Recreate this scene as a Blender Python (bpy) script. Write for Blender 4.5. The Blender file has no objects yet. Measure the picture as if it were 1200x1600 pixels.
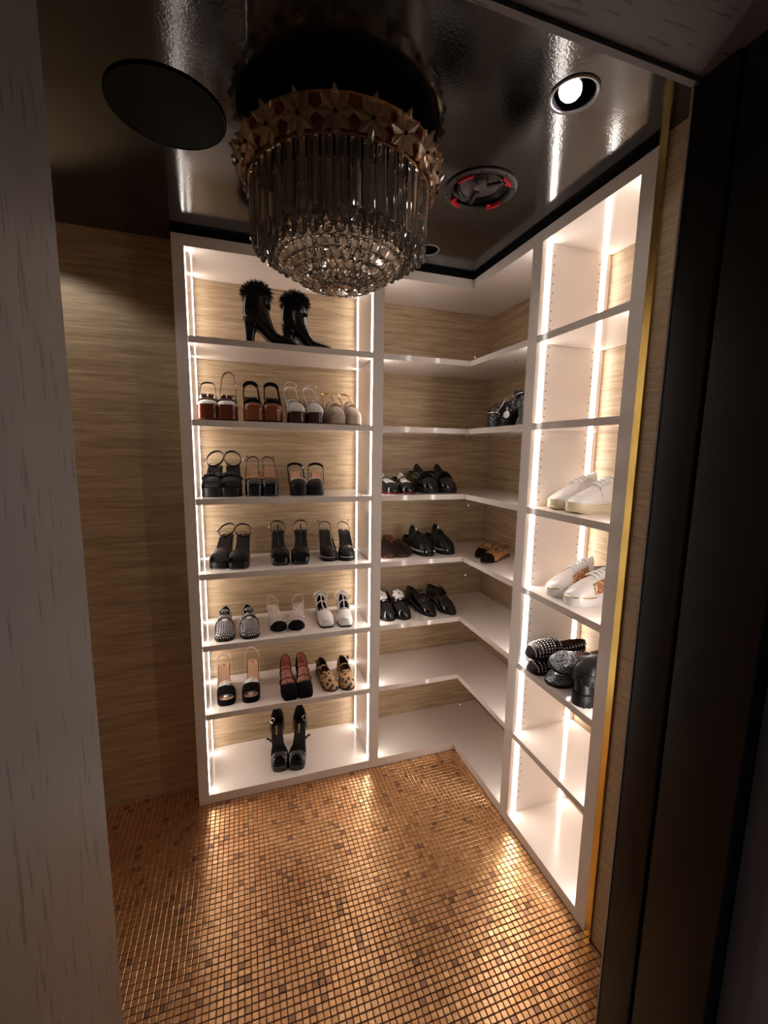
import bpy, bmesh, math, random
from mathutils import Vector, Matrix, Euler
random.seed(7)
PI = math.pi
sc = bpy.context.scene
COL = sc.collection

# ------------------------------------------------------------------ camera, world, exposure
CAM_LOC = Vector((-1.0538, -1.8928, 1.6034))
CAM_ROT = Euler((math.radians(81.877), math.radians(-0.895), math.radians(-18.269)), 'XYZ')
FPX = 668.56
cam = bpy.data.cameras.new('camera'); camo = bpy.data.objects.new('camera', cam)
COL.objects.link(camo); camo.location = CAM_LOC; camo.rotation_euler = CAM_ROT
cam.sensor_fit = 'AUTO'; cam.sensor_width = 36; cam.lens = FPX * 36 / 1600; cam.clip_start = 0.02
sc.camera = camo
wd = bpy.data.worlds.new('world'); sc.world = wd; wd.use_nodes = True
wd.node_tree.nodes['Background'].inputs[0].default_value = (0.75, 0.72, 0.80, 1)
wd.node_tree.nodes['Background'].inputs[1].default_value = 0.028
sc.view_settings.view_transform = 'Standard'; sc.view_settings.look = 'None'
sc.view_settings.gamma = 1; sc.view_settings.use_curve_mapping = False
sc.view_settings.exposure = 1.28
LED_STRENGTH = 6.5
LED_COL = (1.0, 0.90, 0.82)
# a ceiling downlight stands left of the frame: the photograph shows its scallop on the wallpaper wall
lo_ = bpy.data.lights.new('downlight_left_offscreen', 'SPOT'); lo_.energy = 2.6; lo_.spot_size = math.radians(118); lo_.spot_blend = .35
lo_.color = (1, .93, .85); lo_.shadow_soft_size = .02
lob = bpy.data.objects.new('downlight_left_offscreen', lo_); COL.objects.link(lob)
lob.location = (-1.78, -.20, 2.412); lob.rotation_euler = (.10, -.05, 0)

# ------------------------------------------------------------------ materials
MATS = {}
def nodes(name):
    m = bpy.data.materials.new(name); m.use_nodes = True
    nt = m.node_tree; return m, nt, nt.nodes['Principled BSDF']
def mat(name, col, rough=.5, metal=0, coat=0, trans=0, ior=1.45, spec=.5, sheen=0, bump=None, speck=None):
    if name in MATS: return MATS[name]
    m, nt, b = nodes(name)
    b.inputs['Base Color'].default_value = (*col, 1); b.inputs['Roughness'].default_value = rough
    b.inputs['Metallic'].default_value = metal; b.inputs['Coat Weight'].default_value = coat
    b.inputs['Coat Roughness'].default_value = .05
    b.inputs['Transmission Weight'].default_value = trans; b.inputs['IOR'].default_value = ior
    b.inputs['Specular IOR Level'].default_value = spec
    b.inputs['Sheen Weight'].default_value = sheen
    if bump:
        tc = nt.nodes.new('ShaderNodeTexCoord'); nz = nt.nodes.new('ShaderNodeTexNoise')
        nz.inputs['Scale'].default_value = bump[0]; bp = nt.nodes.new('ShaderNodeBump')
        bp.inputs['Strength'].default_value = bump[1]; bp.inputs['Distance'].default_value = .002
        nt.links.new(tc.outputs['Object'], nz.inputs['Vector'])
        nt.links.new(nz.outputs['Fac'], bp.inputs['Height']); nt.links.new(bp.outputs[0], b.inputs['Normal'])
    MATS[name] = m; return m
def pos_map(nt, scale, obj=False):
    if obj:
        g = nt.nodes.new('ShaderNodeTexCoord'); out = g.outputs['Object']
    else:
        g = nt.nodes.new('ShaderNodeNewGeometry'); out = g.outputs['Position']
    mp = nt.nodes.new('ShaderNodeMapping'); mp.inputs['Scale'].default_value = scale
    nt.links.new(out, mp.inputs['Vector']); return mp.outputs[0]
def ramp(nt, src, stops):
    r = nt.nodes.new('ShaderNodeValToRGB'); e = r.color_ramp.elements
    while len(e) < len(stops): e.new(.5)
    for q, (p, c) in zip(e, stops): q.position = p; q.color = (*c, 1)
    nt.links.new(src, r.inputs[0]); return r.outputs[0]
def noise(nt, vec, scale=1, detail=4, rough=.6):
    n = nt.nodes.new('ShaderNodeTexNoise'); n.inputs['Scale'].default_value = scale
    n.inputs['Detail'].default_value = detail; n.inputs['Roughness'].default_value = rough
    nt.links.new(vec, n.inputs['Vector']); return n.outputs['Fac']
def bumpn(nt, b, h, strength, dist=.001):
    bp = nt.nodes.new('ShaderNodeBump'); bp.inputs['Strength'].default_value = strength
    bp.inputs['Distance'].default_value = dist
    nt.links.new(h, bp.inputs['Height']); nt.links.new(bp.outputs[0], b.inputs['Normal'])
def wallpaper():
    m, nt, b = nodes('grasscloth_wallpaper')
    f = noise(nt, pos_map(nt, (11, 11, 270)), 1, 5, .7); f2 = noise(nt, pos_map(nt, (4, 4, 75)), 1, 3)
    mx = nt.nodes.new('ShaderNodeMath'); mx.operation = 'ADD'
    nt.links.new(f, mx.inputs[0]); nt.links.new(f2, mx.inputs[1])
    h = nt.nodes.new('ShaderNodeMath'); h.operation = 'MULTIPLY'; h.inputs[1].default_value = .5
    nt.links.new(mx.outputs[0], h.inputs[0])
    c = ramp(nt, h.outputs[0], [(.30, (.27, .175, .098)), (.5, (.475, .34, .205)), (.68, (.68, .53, .36))])
    nt.links.new(c, b.inputs['Base Color']); b.inputs['Roughness'].default_value = .48
    b.inputs['Specular IOR Level'].default_value = .55
    bumpn(nt, b, f, .45, .0012); return m
def oak(name, dark, mid, rough=.5, along=2):
    m, nt, b = nodes(name)
    sc1 = [120, 120, 120]; sc1[along] = 15; sc2 = [22, 22, 22]; sc2[along] = 1.4
    pores = noise(nt, pos_map(nt, sc1), 1, 2, .5); grain = noise(nt, pos_map(nt, sc2), 1, 4)
    c1 = ramp(nt, pores, [(.32, dark), (.39, mid)])
    c2 = ramp(nt, grain, [(.3, (.86, .86, .86)), (.7, (1, 1, 1))])
    mx = nt.nodes.new('ShaderNodeMix'); mx.data_type = 'RGBA'; mx.blend_type = 'MULTIPLY'; mx.inputs[0].default_value = 1
    nt.links.new(c1, mx.inputs[6]); nt.links.new(c2, mx.inputs[7]); nt.links.new(mx.outputs[2], b.inputs['Base Color'])
    b.inputs['Roughness'].default_value = rough; bumpn(nt, b, pores, .25, .0006); return m
PITCH = .0195
def tile_mat():
    m, nt, b = nodes('gold_glass_mosaic')
    g = nt.nodes.new('ShaderNodeNewGeometry')
    dv = nt.nodes.new('ShaderNodeVectorMath'); dv.operation = 'SCALE'; dv.inputs['Scale'].default_value = 1 / PITCH
    nt.links.new(g.outputs['Position'], dv.inputs[0])
    sep = nt.nodes.new('ShaderNodeSeparateXYZ'); nt.links.new(dv.outputs[0], sep.inputs[0])
    cmb = nt.nodes.new('ShaderNodeCombineXYZ')
    for k in (0, 1):
        fl = nt.nodes.new('ShaderNodeMath'); fl.operation = 'FLOOR'
        nt.links.new(sep.outputs[k], fl.inputs[0]); nt.links.new(fl.outputs[0], cmb.inputs[k])
    wn = nt.nodes.new('ShaderNodeTexWhiteNoise'); wn.noise_dimensions = '2D'; nt.links.new(cmb.outputs[0], wn.inputs['Vector'])
    c = ramp(nt, wn.outputs['Value'], [(0, (.42, .24, .15)), (.045, (.55, .33, .20)), (.08, (.87, .50, .245)), (.5, (.95, .57, .29)), (1, (1.0, .64, .35))])
    flk = noise(nt, pos_map(nt, (420, 420, 420)), 1, 2)
    c2 = ramp(nt, flk, [(.36, (.72, .66, .6)), (.5, (1, 1, 1))])
    mx = nt.nodes.new('ShaderNodeMix'); mx.data_type = 'RGBA'; mx.blend_type = 'MULTIPLY'; mx.inputs[0].default_value = .6
    nt.links.new(c, mx.inputs[6]); nt.links.new(c2, mx.inputs[7]); nt.links.new(mx.outputs[2], b.inputs['Base Color'])
    b.inputs['Metallic'].default_value = .95; b.inputs['Roughness'].default_value = .29
    b.inputs['Coat Weight'].default_value = .25; b.inputs['Coat Roughness'].default_value = .12
    bumpn(nt, b, flk, .15, .0006); return m
def ceiling_mat():
    m, nt, b = nodes('black_gloss_lacquer')
    b.inputs['Base Color'].default_value = (.006, .006, .007, 1); b.inputs['Roughness'].default_value = .10
    b.inputs['IOR'].default_value = 1.85
    f = noise(nt, pos_map(nt, (170, 170, 170)), 1, 2); bumpn(nt, b, f, .16, .0012); return m
def glitter(name, base, fleck, scale=900, thr=.72, metal=.7):
    m, nt, b = nodes(name)
    v = nt.nodes.new('ShaderNodeTexVoronoi'); v.inputs['Scale'].default_value = scale
    tc = nt.nodes.new('ShaderNodeTexCoord'); nt.links.new(tc.outputs['Object'], v.inputs['Vector'])
    sp = nt.nodes.new('ShaderNodeSeparateColor'); nt.links.new(v.outputs['Color'], sp.inputs[0])
    c = ramp(nt, sp.outputs[0], [(0, base), (thr - .02, base), (thr, fleck)])
    nt.links.new(c, b.inputs['Base Color']); b.inputs['Metallic'].default_value = metal; b.inputs['Roughness'].default_value = .28
    bp = nt.nodes.new('ShaderNodeBump'); bp.inputs['Strength'].default_value = .8; bp.inputs['Distance'].default_value = .0015
    nt.links.new(sp.outputs[1], bp.inputs['Height']); nt.links.new(bp.outputs[0], b.inputs['Normal'])
    return m
def leopard():
    m, nt, b = nodes('leopard_hair')
    tc = nt.nodes.new('ShaderNodeTexCoord'); v = nt.nodes.new('ShaderNodeTexVoronoi'); v.inputs['Scale'].default_value = 58
    v.feature = 'F1'; nt.links.new(tc.outputs['Object'], v.inputs['Vector'])
    n = noise(nt, tc.outputs['Object'], 130, 2)
    ad = nt.nodes.new('ShaderNodeMath'); ad.operation = 'MULTIPLY_ADD'; ad.inputs[1].default_value = .45
    nt.links.new(n, ad.inputs[0]); nt.links.new(v.outputs['Distance'], ad.inputs[2])
    c = ramp(nt, ad.outputs[0], [(.34, (.14, .06, .02)), (.40, (.015, .007, .004)), (.64, (.018, .008, .005)), (.67, (.52, .31, .15))])
    nt.links.new(c, b.inputs['Base Color']); b.inputs['Roughness'].default_value = .6; return m
def woven():
    m, nt, b = nodes('woven_black_white_leather')
    tc = nt.nodes.new('ShaderNodeTexCoord'); br = nt.nodes.new('ShaderNodeTexBrick')
    mp = nt.nodes.new('ShaderNodeMapping'); mp.inputs['Rotation'].default_value = (.3, .3, .75)
    nt.links.new(tc.outputs['Object'], mp.inputs[0]); nt.links.new(mp.outputs[0], br.inputs['Vector'])
    br.inputs['Scale'].default_value = 48; br.inputs['Color1'].default_value = (.85, .82, .80, 1)
    br.inputs['Color2'].default_value = (.72, .70, .69, 1); br.inputs['Mortar'].default_value = (.015, .015, .02, 1)
    br.inputs['Mortar Smooth'].default_value = 0; br.inputs['Mortar Size'].default_value = .09; br.inputs['Brick Width'].default_value = .62; br.inputs['Row Height'].default_value = .3
    nt.links.new(br.outputs['Color'], b.inputs['Base Color']); b.inputs['Roughness'].default_value = .4
    bumpn(nt, b, br.outputs['Fac'], -.5, .001); return m
def emit(name, col, s):
    m = bpy.data.materials.new(name); m.use_nodes = True; nt = m.node_tree
    nt.nodes.remove(nt.nodes['Principled BSDF']); e = nt.nodes.new('ShaderNodeEmission')
    e.inputs[0].default_value = (*col, 1); e.inputs[1].default_value = s
    nt.links.new(e.outputs[0], nt.nodes['Material Output'].inputs[0]); return m
WALLP = wallpaper(); CEIL = ceiling_mat(); TILE = tile_mat()
GROUT = mat('brown_grout', (.16, .055, .03), .75)
OAK = oak('greyed_oak', (.065, .052, .048), (.165, .137, .133), .45)
OAKX = oak('greyed_oak_head', (.05, .04, .036), (.15, .125, .12), .5, 0)
DKWOOD = oak('black_stained_wood', (.002, .0018, .0018), (.005, .004, .004), .38)
OUTW = mat('grey_paint', (.24, .225, .245), .6)
WHITE = mat('white_lacquer', (.87, .785, .73), .16)
SHELFW = mat('white_lacquer_gloss', (.87, .785, .73), .07)
BLACKF = mat('black_filler', (.003, .003, .0035), .6, spec=.12)
LED = emit('led_light', LED_COL, LED_STRENGTH)
PINM = mat('nickel', (.55, .52, .5), .3, 1)
HOLE = mat('dark_hole', (.06, .045, .04), .7)
BRASS = mat('satin_brass', (.68, .47, .14), .26, 1)
GOLD = mat('gold_metal', (.85, .62, .30), .22, 1)
SILVER = mat('silver_metal', (.80, .78, .76), .2, 1)
PATENT = mat('black_patent', (.006, .006, .007), .07, coat=.6)
BLEATH = mat('black_leather', (.008, .008, .009), .36, spec=.4, bump=(900, .08))
BSATIN = mat('black_satin', (.009, .0085, .0095), .40, spec=.35)
BSUEDE = mat('black_suede', (.006, .005, .006), .95, spec=.15)
BSOLE = mat('black_rubber', (.010, .0095, .0095), .5, spec=.35)
BINS = mat('black_insole', (.016, .014, .014), .5, spec=.3)
PEACH = mat('peach_leather', (.66, .36, .235), .5)
PINK = mat('pink_leather', (.80, .40, .33), .5)
NUDE = mat('nude_leather', (.70, .42, .28), .45)
TAN = mat('tan_leather', (.42, .17, .06), .45)
DLIN = mat('dark_brown_lining', (.10, .04, .025), .55)
MAHOG = mat('mahogany_lacquer', (.15, .030, .014), .12, coat=.7)
DBRN = mat('dark_brown_lacquer', (.062, .021, .014), .14, coat=.6)
ORBR = mat('chestnut_lacquer', (.25, .07, .022), .22, coat=.4)
BRLEA = mat('brown_leather', (.095, .040, .022), .35)
WLEA = mat('white_leather', (.80, .76, .73), .38)
WPAT = mat('white_smooth_leather', (.82, .80, .79), .25, coat=.2)
CREAM = mat('cream_suede', (.58, .47, .39), .8)
CREAML = mat('cream_rubber', (.70, .60, .42), .5)
SILL = mat('silver_leather', (.74, .69, .66), .3, .35)
CLEAR = mat('pearly_mesh', (.78, .72, .69), .22, .25)
PEARL = mat('pearl', (.88, .84, .80), .15, coat=.5)
REDS = mat('red_sole', (.10, .006, .010), .3)
GOLDL = mat('gold_leather', (.80, .50, .20), .26, .75)
LEO = leopard(); WOVEN = woven()
BGLIT = glitter('black_glitter', (.006, .006, .007), (.6, .57, .55), 330, .955, .3)
SGLIT = glitter('blue_silver_glitter', (.045, .06, .085), (.70, .78, .84), 420, .60, .35)
RGLIT = glitter('rose_gold_glitter', (.30, .11, .045), (.90, .55, .34), 420, .55, .45)
FURB = mat('black_fur', (.008, .007, .007), .8)
FURBR = mat('brown_fur', (.05, .030, .024), .6)
SMOKE = mat('smoky_crystal', (.97, .91, .86), .03, trans=.95, ior=1.85)
CRYST = mat('clear_crystal', (1.0, .97, .94), .02, trans=1.0, ior=1.85)
STARG = mat('amber_star_glass', (.88, .68, .50), .06, trans=.85, ior=1.6)
BRONZE = mat('brown_enamel', (.16, .06, .035), .2, .7)
DBRONZE = mat('antique_brass', (.36, .22, .09), .3, 1)
TRIM = mat('grey_trim', (.30, .28, .28), .4, .3)
CANB = mat('black_can', (.012, .012, .014), .4)
SPKB = mat('black_plastic', (.05, .047, .047), .4)
SPKR = mat('black_rubber_surround', (.006, .006, .006), .35)
SPKC = mat('speaker_cone', (.12, .105, .10), .35)
GRILL = mat('black_grille', (.006, .006, .006), .75, spec=.2, bump=(1200, .3))
REDC = mat('red_plastic', (.75, .03, .06), .35)
WBLK = mat('tissue_white', (.80, .79, .80), .8)

# ------------------------------------------------------------------ mesh helpers
class MB:
    def __init__(s): s.v = []; s.f = []
    def add(s, vs, fs):
        o = len(s.v); s.v += [tuple(v) for v in vs]; s.f += [tuple(i + o for i in f) for f in fs]; return s
    def box(s, x0, x1, y0, y1, z0, z1, M=None):
        vs = [Vector((x, y, z)) for z in (z0, z1) for y in (y0, y1) for x in (x0, x1)]
        if M is not None: vs = [M @ v for v in vs]
        return s.add(vs, [(0, 2, 3, 1), (4, 5, 7, 6), (0, 1, 5, 4), (1, 3, 7, 5), (3, 2, 6, 7), (2, 0, 4, 6)])
    def prism(s, poly, z0, z1):
        n = len(poly); vs = [(x, y, z0) for x, y in poly] + [(x, y, z1) for x, y in poly]
        return s.add(vs, [tuple(range(n - 1, -1, -1)), tuple(range(n, 2 * n))] + [(i, (i + 1) % n, n + (i + 1) % n, n + i) for i in range(n)])
    def rings(s, R, closed=True, cap0=False, cap1=False):
        n = len(R[0]); vs = [v for r in R for v in r]; fs = []
        for k in range(len(R) - 1):
            for i in range(n if closed else n - 1):
                j = (i + 1) % n
                fs.append((k * n + i, k * n + j, (k + 1) * n + j, (k + 1) * n + i))
        if cap0: fs.append(tuple(range(n - 1, -1, -1)))
        if cap1: fs.append(tuple(range((len(R) - 1) * n, len(R) * n)))
        return s.add(vs, fs)
    def lathe(s, prof, n=32, c=(0, 0), M=None, cap0=False, cap1=False):
        R = []
        for r, z in prof:
            ring = [Vector((c[0] + r * math.cos(2 * PI * i / n), c[1] + r * math.sin(2 * PI * i / n), z)) for i in range(n)]
            if M is not None: ring = [M @ v for v in ring]
            R.append(ring)
        return s.rings(R, True, cap0, cap1)
    def ball(s, c, r, n=8, m=5, M=None):
        rx, ry, rz = r if isinstance(r, (tuple, list)) else (r, r, r); R = []
        for k in range(m + 1):
            a = PI * k / m; sa = max(math.sin(a), 1e-4)
            ring = [Vector((rx * sa * math.cos(2 * PI * i / n), ry * sa * math.sin(2 * PI * i / n), -rz * math.cos(a))) for i in range(n)]
            if M is not None: ring = [M @ v for v in ring]
            R.append([v + Vector(c) for v in ring])
        return s.rings(R)
    def tube(s, pts, r, n=6, closed=False, smooth=3):
        P = catmull(pts, smooth, closed); R = []; up = Vector((.13, .21, .97)).normalized(); N = len(P)
        for i, p in enumerate(P):
            t = (P[(i + 1) % N] - P[i - 1]) if closed else (P[min(i + 1, N - 1)] - P[max(i - 1, 0)])
            t.normalize(); a = t.cross(up); a = a.normalized() if a.length > 1e-4 else t.orthogonal().normalized(); b = t.cross(a)
            rr = r(i / (N - 1)) if callable(r) else r
            R.append([p + (a * math.cos(2 * PI * k / n) + b * math.sin(2 * PI * k / n)) * rr for k in range(n)])
        if closed: R.append(R[0])
        return s.rings(R, True, not closed, not closed)
    def ribbon(s, pts, w, th, wdir, closed=False, smooth=4):
        P = catmull(pts, smooth, closed); N = len(P); R = []; wdir = Vector(wdir)
        for i, p in enumerate(P):
            t = (P[(i + 1) % N] - P[i - 1]) if closed else (P[min(i + 1, N - 1)] - P[max(i - 1, 0)])
            t.normalize(); q = wdir - t * wdir.dot(t)
            q = q.normalized() if q.length > 1e-4 else t.orthogonal().normalized(); nn = t.cross(q)
            a = q * (w / 2); b = nn * (th / 2)
            R.append([p + a + b, p - a + b, p - a - b, p + a - b])
        if closed: R.append(R[0])
        return s.rings(R, True, not closed, not closed)
    def build(s, name, m, parent=None, angle=40, M=None, merge=False, solid=None, mat2=None, kind=None):
        me = bpy.data.meshes.new(name); me.from_pydata(s.v, [], s.f)
        if merge:
            bm = bmesh.new(); bm.from_mesh(me); bmesh.ops.remove_doubles(bm, verts=bm.verts, dist=2e-5)
            bmesh.ops.dissolve_degenerate(bm, edges=bm.edges, dist=1e-6); bmesh.ops.recalc_face_normals(bm, faces=bm.faces)
            bm.to_mesh(me); bm.free()
        me.update()
        if angle:
            me.shade_smooth(); me.set_sharp_from_angle(angle=math.radians(angle))
        me.materials.append(m); o = bpy.data.objects.new(name, me); COL.objects.link(o)
        if mat2: me.materials.append(mat2)
        if solid:
            md = o.modifiers.new('thickness', 'SOLIDIFY'); md.thickness = solid; md.offset = -1
            if mat2: md.material_offset = 1; md.material_offset_rim = 0
        if parent is not None: o.parent = parent
        if M is not None: o.matrix_local = M
        if kind: o['kind'] = kind
        return o
def catmull(pts, n, closed=False):
    P = [Vector(p) for p in pts]; N = len(P)
    if n <= 1 or N < 3: return P
    out = []
    for i in range(N if closed else N - 1):
        g = (lambda k: P[k % N]) if closed else (lambda k: P[min(max(k, 0), N - 1)])
        a, b, c, d = g(i - 1), g(i), g(i + 1), g(i + 2)
        for k in range(n):
            t = k / n
            out.append(.5 * ((2 * b) + (c - a) * t + (2 * a - 5 * b + 4 * c - d) * t * t + (3 * b - a - 3 * c + d) * t ** 3))
    if not closed: out.append(P[-1])
    return out
def interp(keys, t):
    if t <= keys[0][0]: return keys[0][1]
    for (a, x), (b, y) in zip(keys, keys[1:]):
        if t <= b:
            k = (t - a) / (b - a); return x + (y - x) * k
    return keys[-1][1]
def sm(x): x = min(max(x, 0), 1); return x * x * (3 - 2 * x)
def tag(o, label, cat=None, group=None, kind=None):
    if 'LAST' in globals(): LAST[0] = o
    o['label'] = label
    if cat: o['category'] = cat
    if group: o['group'] = group
    if kind: o['kind'] = kind
    return o
def empty(name, loc=(0, 0, 0), rot=(0, 0, 0)):
    o = bpy.data.objects.new(name, None); COL.objects.link(o); o.location = loc; o.rotation_euler = rot
    o.empty_display_size = .05; return o
def copy_part(src, parent, M):
    c = src.copy(); COL.objects.link(c); c.parent = parent; c.matrix_local = M; return c
def struct(name, mb, m, label=None, **k):
    o = mb.build(name, m, None, **k); o['kind'] = 'structure'
    if label: o['label'] = label
    return o

# ------------------------------------------------------------------ the room
ZC = 2.42
HB = 2.40; TK = .0426; HT = 2.3587
SHZ = [2.036, 1.716, 1.396, 1.076, .756, .436]; STH = .025
XL, XL1, XR1, XR2 = -1.281, -1.238, -.483, -.436
YD1, YD2, YN1, YN2 = -.434, -.4904, -.894, -.941
DY, DX = .332, .317
struct('wall_back', MB().box(-1.33, .46, DY, DY + .1, 0, ZC + .1), WALLP, 'tan grasscloth wall behind the shelves')
struct('wall_right', MB().box(DX, DX + .1, -1.32, DY, 0, ZC + .1), WALLP, 'tan grasscloth wall behind the right shelves')
struct('wall_left_recess', MB().box(-2.2, XL - .002, .115, .215, 0, ZC + .1), WALLP, 'tan grasscloth wall beside the shelving')
struct('wall_left', MB().box(-2.2, -2.1, -1.5, .115, 0, ZC + .1), WALLP, 'tan grasscloth side wall')
struct('wall_pier', MB().box(.006, DX, -1.32, -.966, 0, ZC + .1), WALLP, 'tan grasscloth return beside the brass strip')
fl = struct('floor', MB().box(-2.2, .42, -1.45, .43, -.06, -.0018), GROUT, 'gold mosaic tile floor with dark grout')
struct('floor_outside', MB().box(-2.6, 1.2, -3.4, -1.45, -.06, -.004), OUTW, 'dim floor outside the closet')
struct('trim_1', MB().box(XL, 0.0, 0.002, .03, HB, ZC).box(0.0, .03, YN2, .002, HB, ZC), BLACKF, 'black filler strip above the shelving')
# ceiling with real recesses for lamps and loudspeaker
DL1 = (-.3039, -.9733); DL2 = (-.3074, -.158); SPK = (-.3165, -.583); GRI = (-1.20, -.607)
ce = struct('ceiling', MB().box(-2.2, .42, -1.45, .43, ZC, ZC + .16), CEIL, 'glossy black lacquered ceiling', angle=None)
cut = []
for (x, y), r, d in ((DL1, .046, .12), (DL2, .041, .12), (SPK, .088, .1)):
    c = MB().lathe([(r, ZC - .02), (r, ZC + d)], 40, (x, y), cap0=True, cap1=True).build('cut', CANB, None, None, merge=True)
    md = ce.modifiers.new('hole', 'BOOLEAN'); md.object = c; md.solver = 'EXACT'; cut.append(c)
bpy.context.view_layer.update()
dg = bpy.context.evaluated_depsgraph_get()
nm = bpy.data.meshes.new_from_object(ce.evaluated_get(dg)); ce.modifiers.clear(); ce.data = nm
nm.materials.clear(); nm.materials.append(CEIL)
for c in cut: bpy.data.objects.remove(c)

# door opening the camera looks through
JX0, JX1, JY, JZ = -1.237, -.337, -1.30, 2.20
struct('wall_front', MB().box(-2.2, JX0 - .04, -1.45, -1.32, 0, ZC + .1).box(JX1 + .04, .42, -1.45, -1.32, 0, ZC + .1)
       .box(JX0 - .04, JX1 + .04, -1.45, -1.32, JZ + .04, ZC + .1), WALLP, 'wall around the doorway')
df = empty('door_1', (0, 0, 0)); df['kind'] = 'structure'; df['label'] = 'dark stained oak door lining around the opening'
def rbox(mb, x0, x1, y0, y1, z0, z1, r=.005):   # vertical post with rounded vertical edges
    poly = []
    for cx, cy, a0 in ((x1 - r, y1 - r, 0), (x0 + r, y1 - r, 90), (x0 + r, y0 + r, 180), (x1 - r, y0 + r, 270)):
        for k in range(5):
            a = math.radians(a0 + 22.5 * k); poly.append((cx + r * math.cos(a), cy + r * math.sin(a)))
    return mb.prism(poly, z0, z1)
rbox(MB(), JX0 - .045, JX0, -1.90, JY, 0, JZ + .045, .006).build('left_jamb', OAK, df)
rbox(MB(), JX1, JX1 + .06, -1.372, JY, 0, JZ, .003).build('right_jamb', DKWOOD, df)
rbox(MB(), JX1 + .004, JX1 + .06, -1.50, -1.374, 0, JZ, .003).build('right_lining', DKWOOD, df)
MB().box(JX1 - .0015, JX1 + .003, -1.302, -1.2985, 0, JZ).build('edge_highlight', mat('painted_highlight', (.55, .5, .47), .35), df)  # pale strip paints the highlight along the right jamb's far edge
MB().box(JX0, JX1 + .06, -1.311, JY, JZ - .004, JZ + .05).build('head_stop', OAKX, df)
MB().box(JX0, JX1 + .06, -1.367, -1.313, JZ + .002, JZ + .05).build('head_board', OAKX, df)
MB().box(JX0, JX1 + .06, -1.62, -1.369, JZ - .001, JZ + .05).build('head_lining', OAKX, df)
struct('wall_outside', MB().box(JX1 + .03, JX1 + .5, -2.6, -1.502, 0, ZC + .1), OUTW, 'dark grey wall outside the doorway')
struct('ceiling_outside', MB().box(-2.6, .8, -3.4, -1.62, ZC, ZC + .1), OUTW, 'dim ceiling outside the doorway')
struct('wall_outside_left', MB().box(-2.2, JX0 - .045, -1.90, -1.45, 0, ZC + .1), OUTW, 'dim wall outside the doorway')

# mosaic floor: the nearest 300 tiles in view one by one, the rest joined
TW = PITCH - .0022; b_ = .0012
def tile_verts(cx, cy, tilt=(0, 0), h=0):
    a = TW / 2; c = a - b_; vs = []
    for r, z in ((a, -.004), (a, -.0010), (c, 0)):
        for sx, sy in ((-1, -1), (1, -1), (1, 1), (-1, 1)):
            vs.append((cx + sx * r, cy + sy * r, z + h + (tilt[0] * sx * r + tilt[1] * sy * r if z > -.002 else 0)))
    return vs
TF = [(0, 1, 5, 4), (1, 2, 6, 5), (2, 3, 7, 6), (3, 0, 4, 7), (4, 5, 9, 8), (5, 6, 10, 9), (6, 7, 11, 10), (7, 4, 8, 11), (8, 9, 10, 11)]
tm = MB(); tm.add(tile_verts(0, 0), TF)
RI = CAM_ROT.to_matrix().transposed()
def topx(p):
    c = RI @ (Vector(p) - CAM_LOC); return (600 + FPX * c.x / -c.z, 800 - FPX * c.y / -c.z, -c.z)
allt = []
for i in range(int(-2.1 / PITCH), 1):
    for j in range(int(-1.42 / PITCH), int(.115 / PITCH) + 1):
        x = (i - .5) * PITCH; y = (j + .5) * PITCH
        if y > -.006 and x > XL - .005: continue
        if x > -.004: continue
        allt.append((x, y))
def near_key(p):
    u, v, d = topx((p[0], p[1], 0)); vis = 196 < u < 938 - (v - 1500) * .06 and 1180 < v < 1604
    return (0 if vis else 1, d)
allt.sort(key=near_key)
first = None
for k, (x, y) in enumerate(allt[:300]):
    M = Matrix.Translation((x, y, random.uniform(-.0002, .0002))) @ Euler((random.gauss(0, .013), random.gauss(0, .013), random.gauss(0, .008))).to_matrix().to_4x4()
    if first is None: first = tm.build('tile', TILE, fl, 30, M)
    else: copy_part(first, fl, M)
rest = MB()
for x, y in allt[300:]:
    rest.add(tile_verts(x + random.gauss(0, .0002), y + random.gauss(0, .0002), (random.gauss(0, .02), random.gauss(0, .02)), random.uniform(-.0002, .0002)), TF)
rest.build('tile_field', TILE, fl, 30, kind='stuff')

# ------------------------------------------------------------------ shelving
def pin(parent, x, y, z, ax):
    m = MB(); m.ball((x, y, z), (.004, .004, .004), 6, 4); return m.build('shelf_pin', PINM, parent)
def led(parent, x0, x1, y0, y1, z0=TK + .001, z1=HT - .001):
    return MB().box(x0, x1, y0, y1, z0, z1).build('led_strip', LED, parent, None)
LF, LBK, LW = .030, .283, .0085     # front and back strip positions, half width
u1 = empty('shelving_unit', ((XL + XR1) / 2, 0, 0))
tag(u1, 'tall white lit shelving unit holding boots, sandals and mary janes, beside bare wallpaper', 'shelving')
def loc(o, e):
    o.matrix_parent_inverse = e.matrix_world.inverted(); return o
bpy.context.view_layer.update()
def part(mb, name, m, e, **k):
    o = mb.build(name, m, e, **k); o.matrix_parent_inverse = Matrix.Translation(-Vector(e.location)); return o
E_ = .0008
part(MB().box(XL, XL1, 0, DY - .001, 0, HB), 'side_panel', WHITE, u1, angle=None)
part(MB().box(XR1, XR2 - .0006, 0, DY - .001, 0, HB), 'side_panel', WHITE, u1, angle=None)
part(MB().box(XL1, XR1, E_, DY - .001, HT, HB), 'top_panel', WHITE, u1, angle=None)
part(MB().box(XL1, XR1, E_, DY - .001, 0, TK), 'base_panel', WHITE, u1, angle=None)
for z in SHZ:
    s_ = part(MB().box(XL1 + .0005, XR1 - .0005, .001, DY - .004, z - STH, z), 'shelf', SHELFW, u1, angle=None)
    for x in (XL1 + .004, XR1 - .004):
        for y in (.056, .258): pin(s_, x, y, z - STH - .003, 0).matrix_parent_inverse = Matrix.Translation(-Vector(u1.location))
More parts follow.
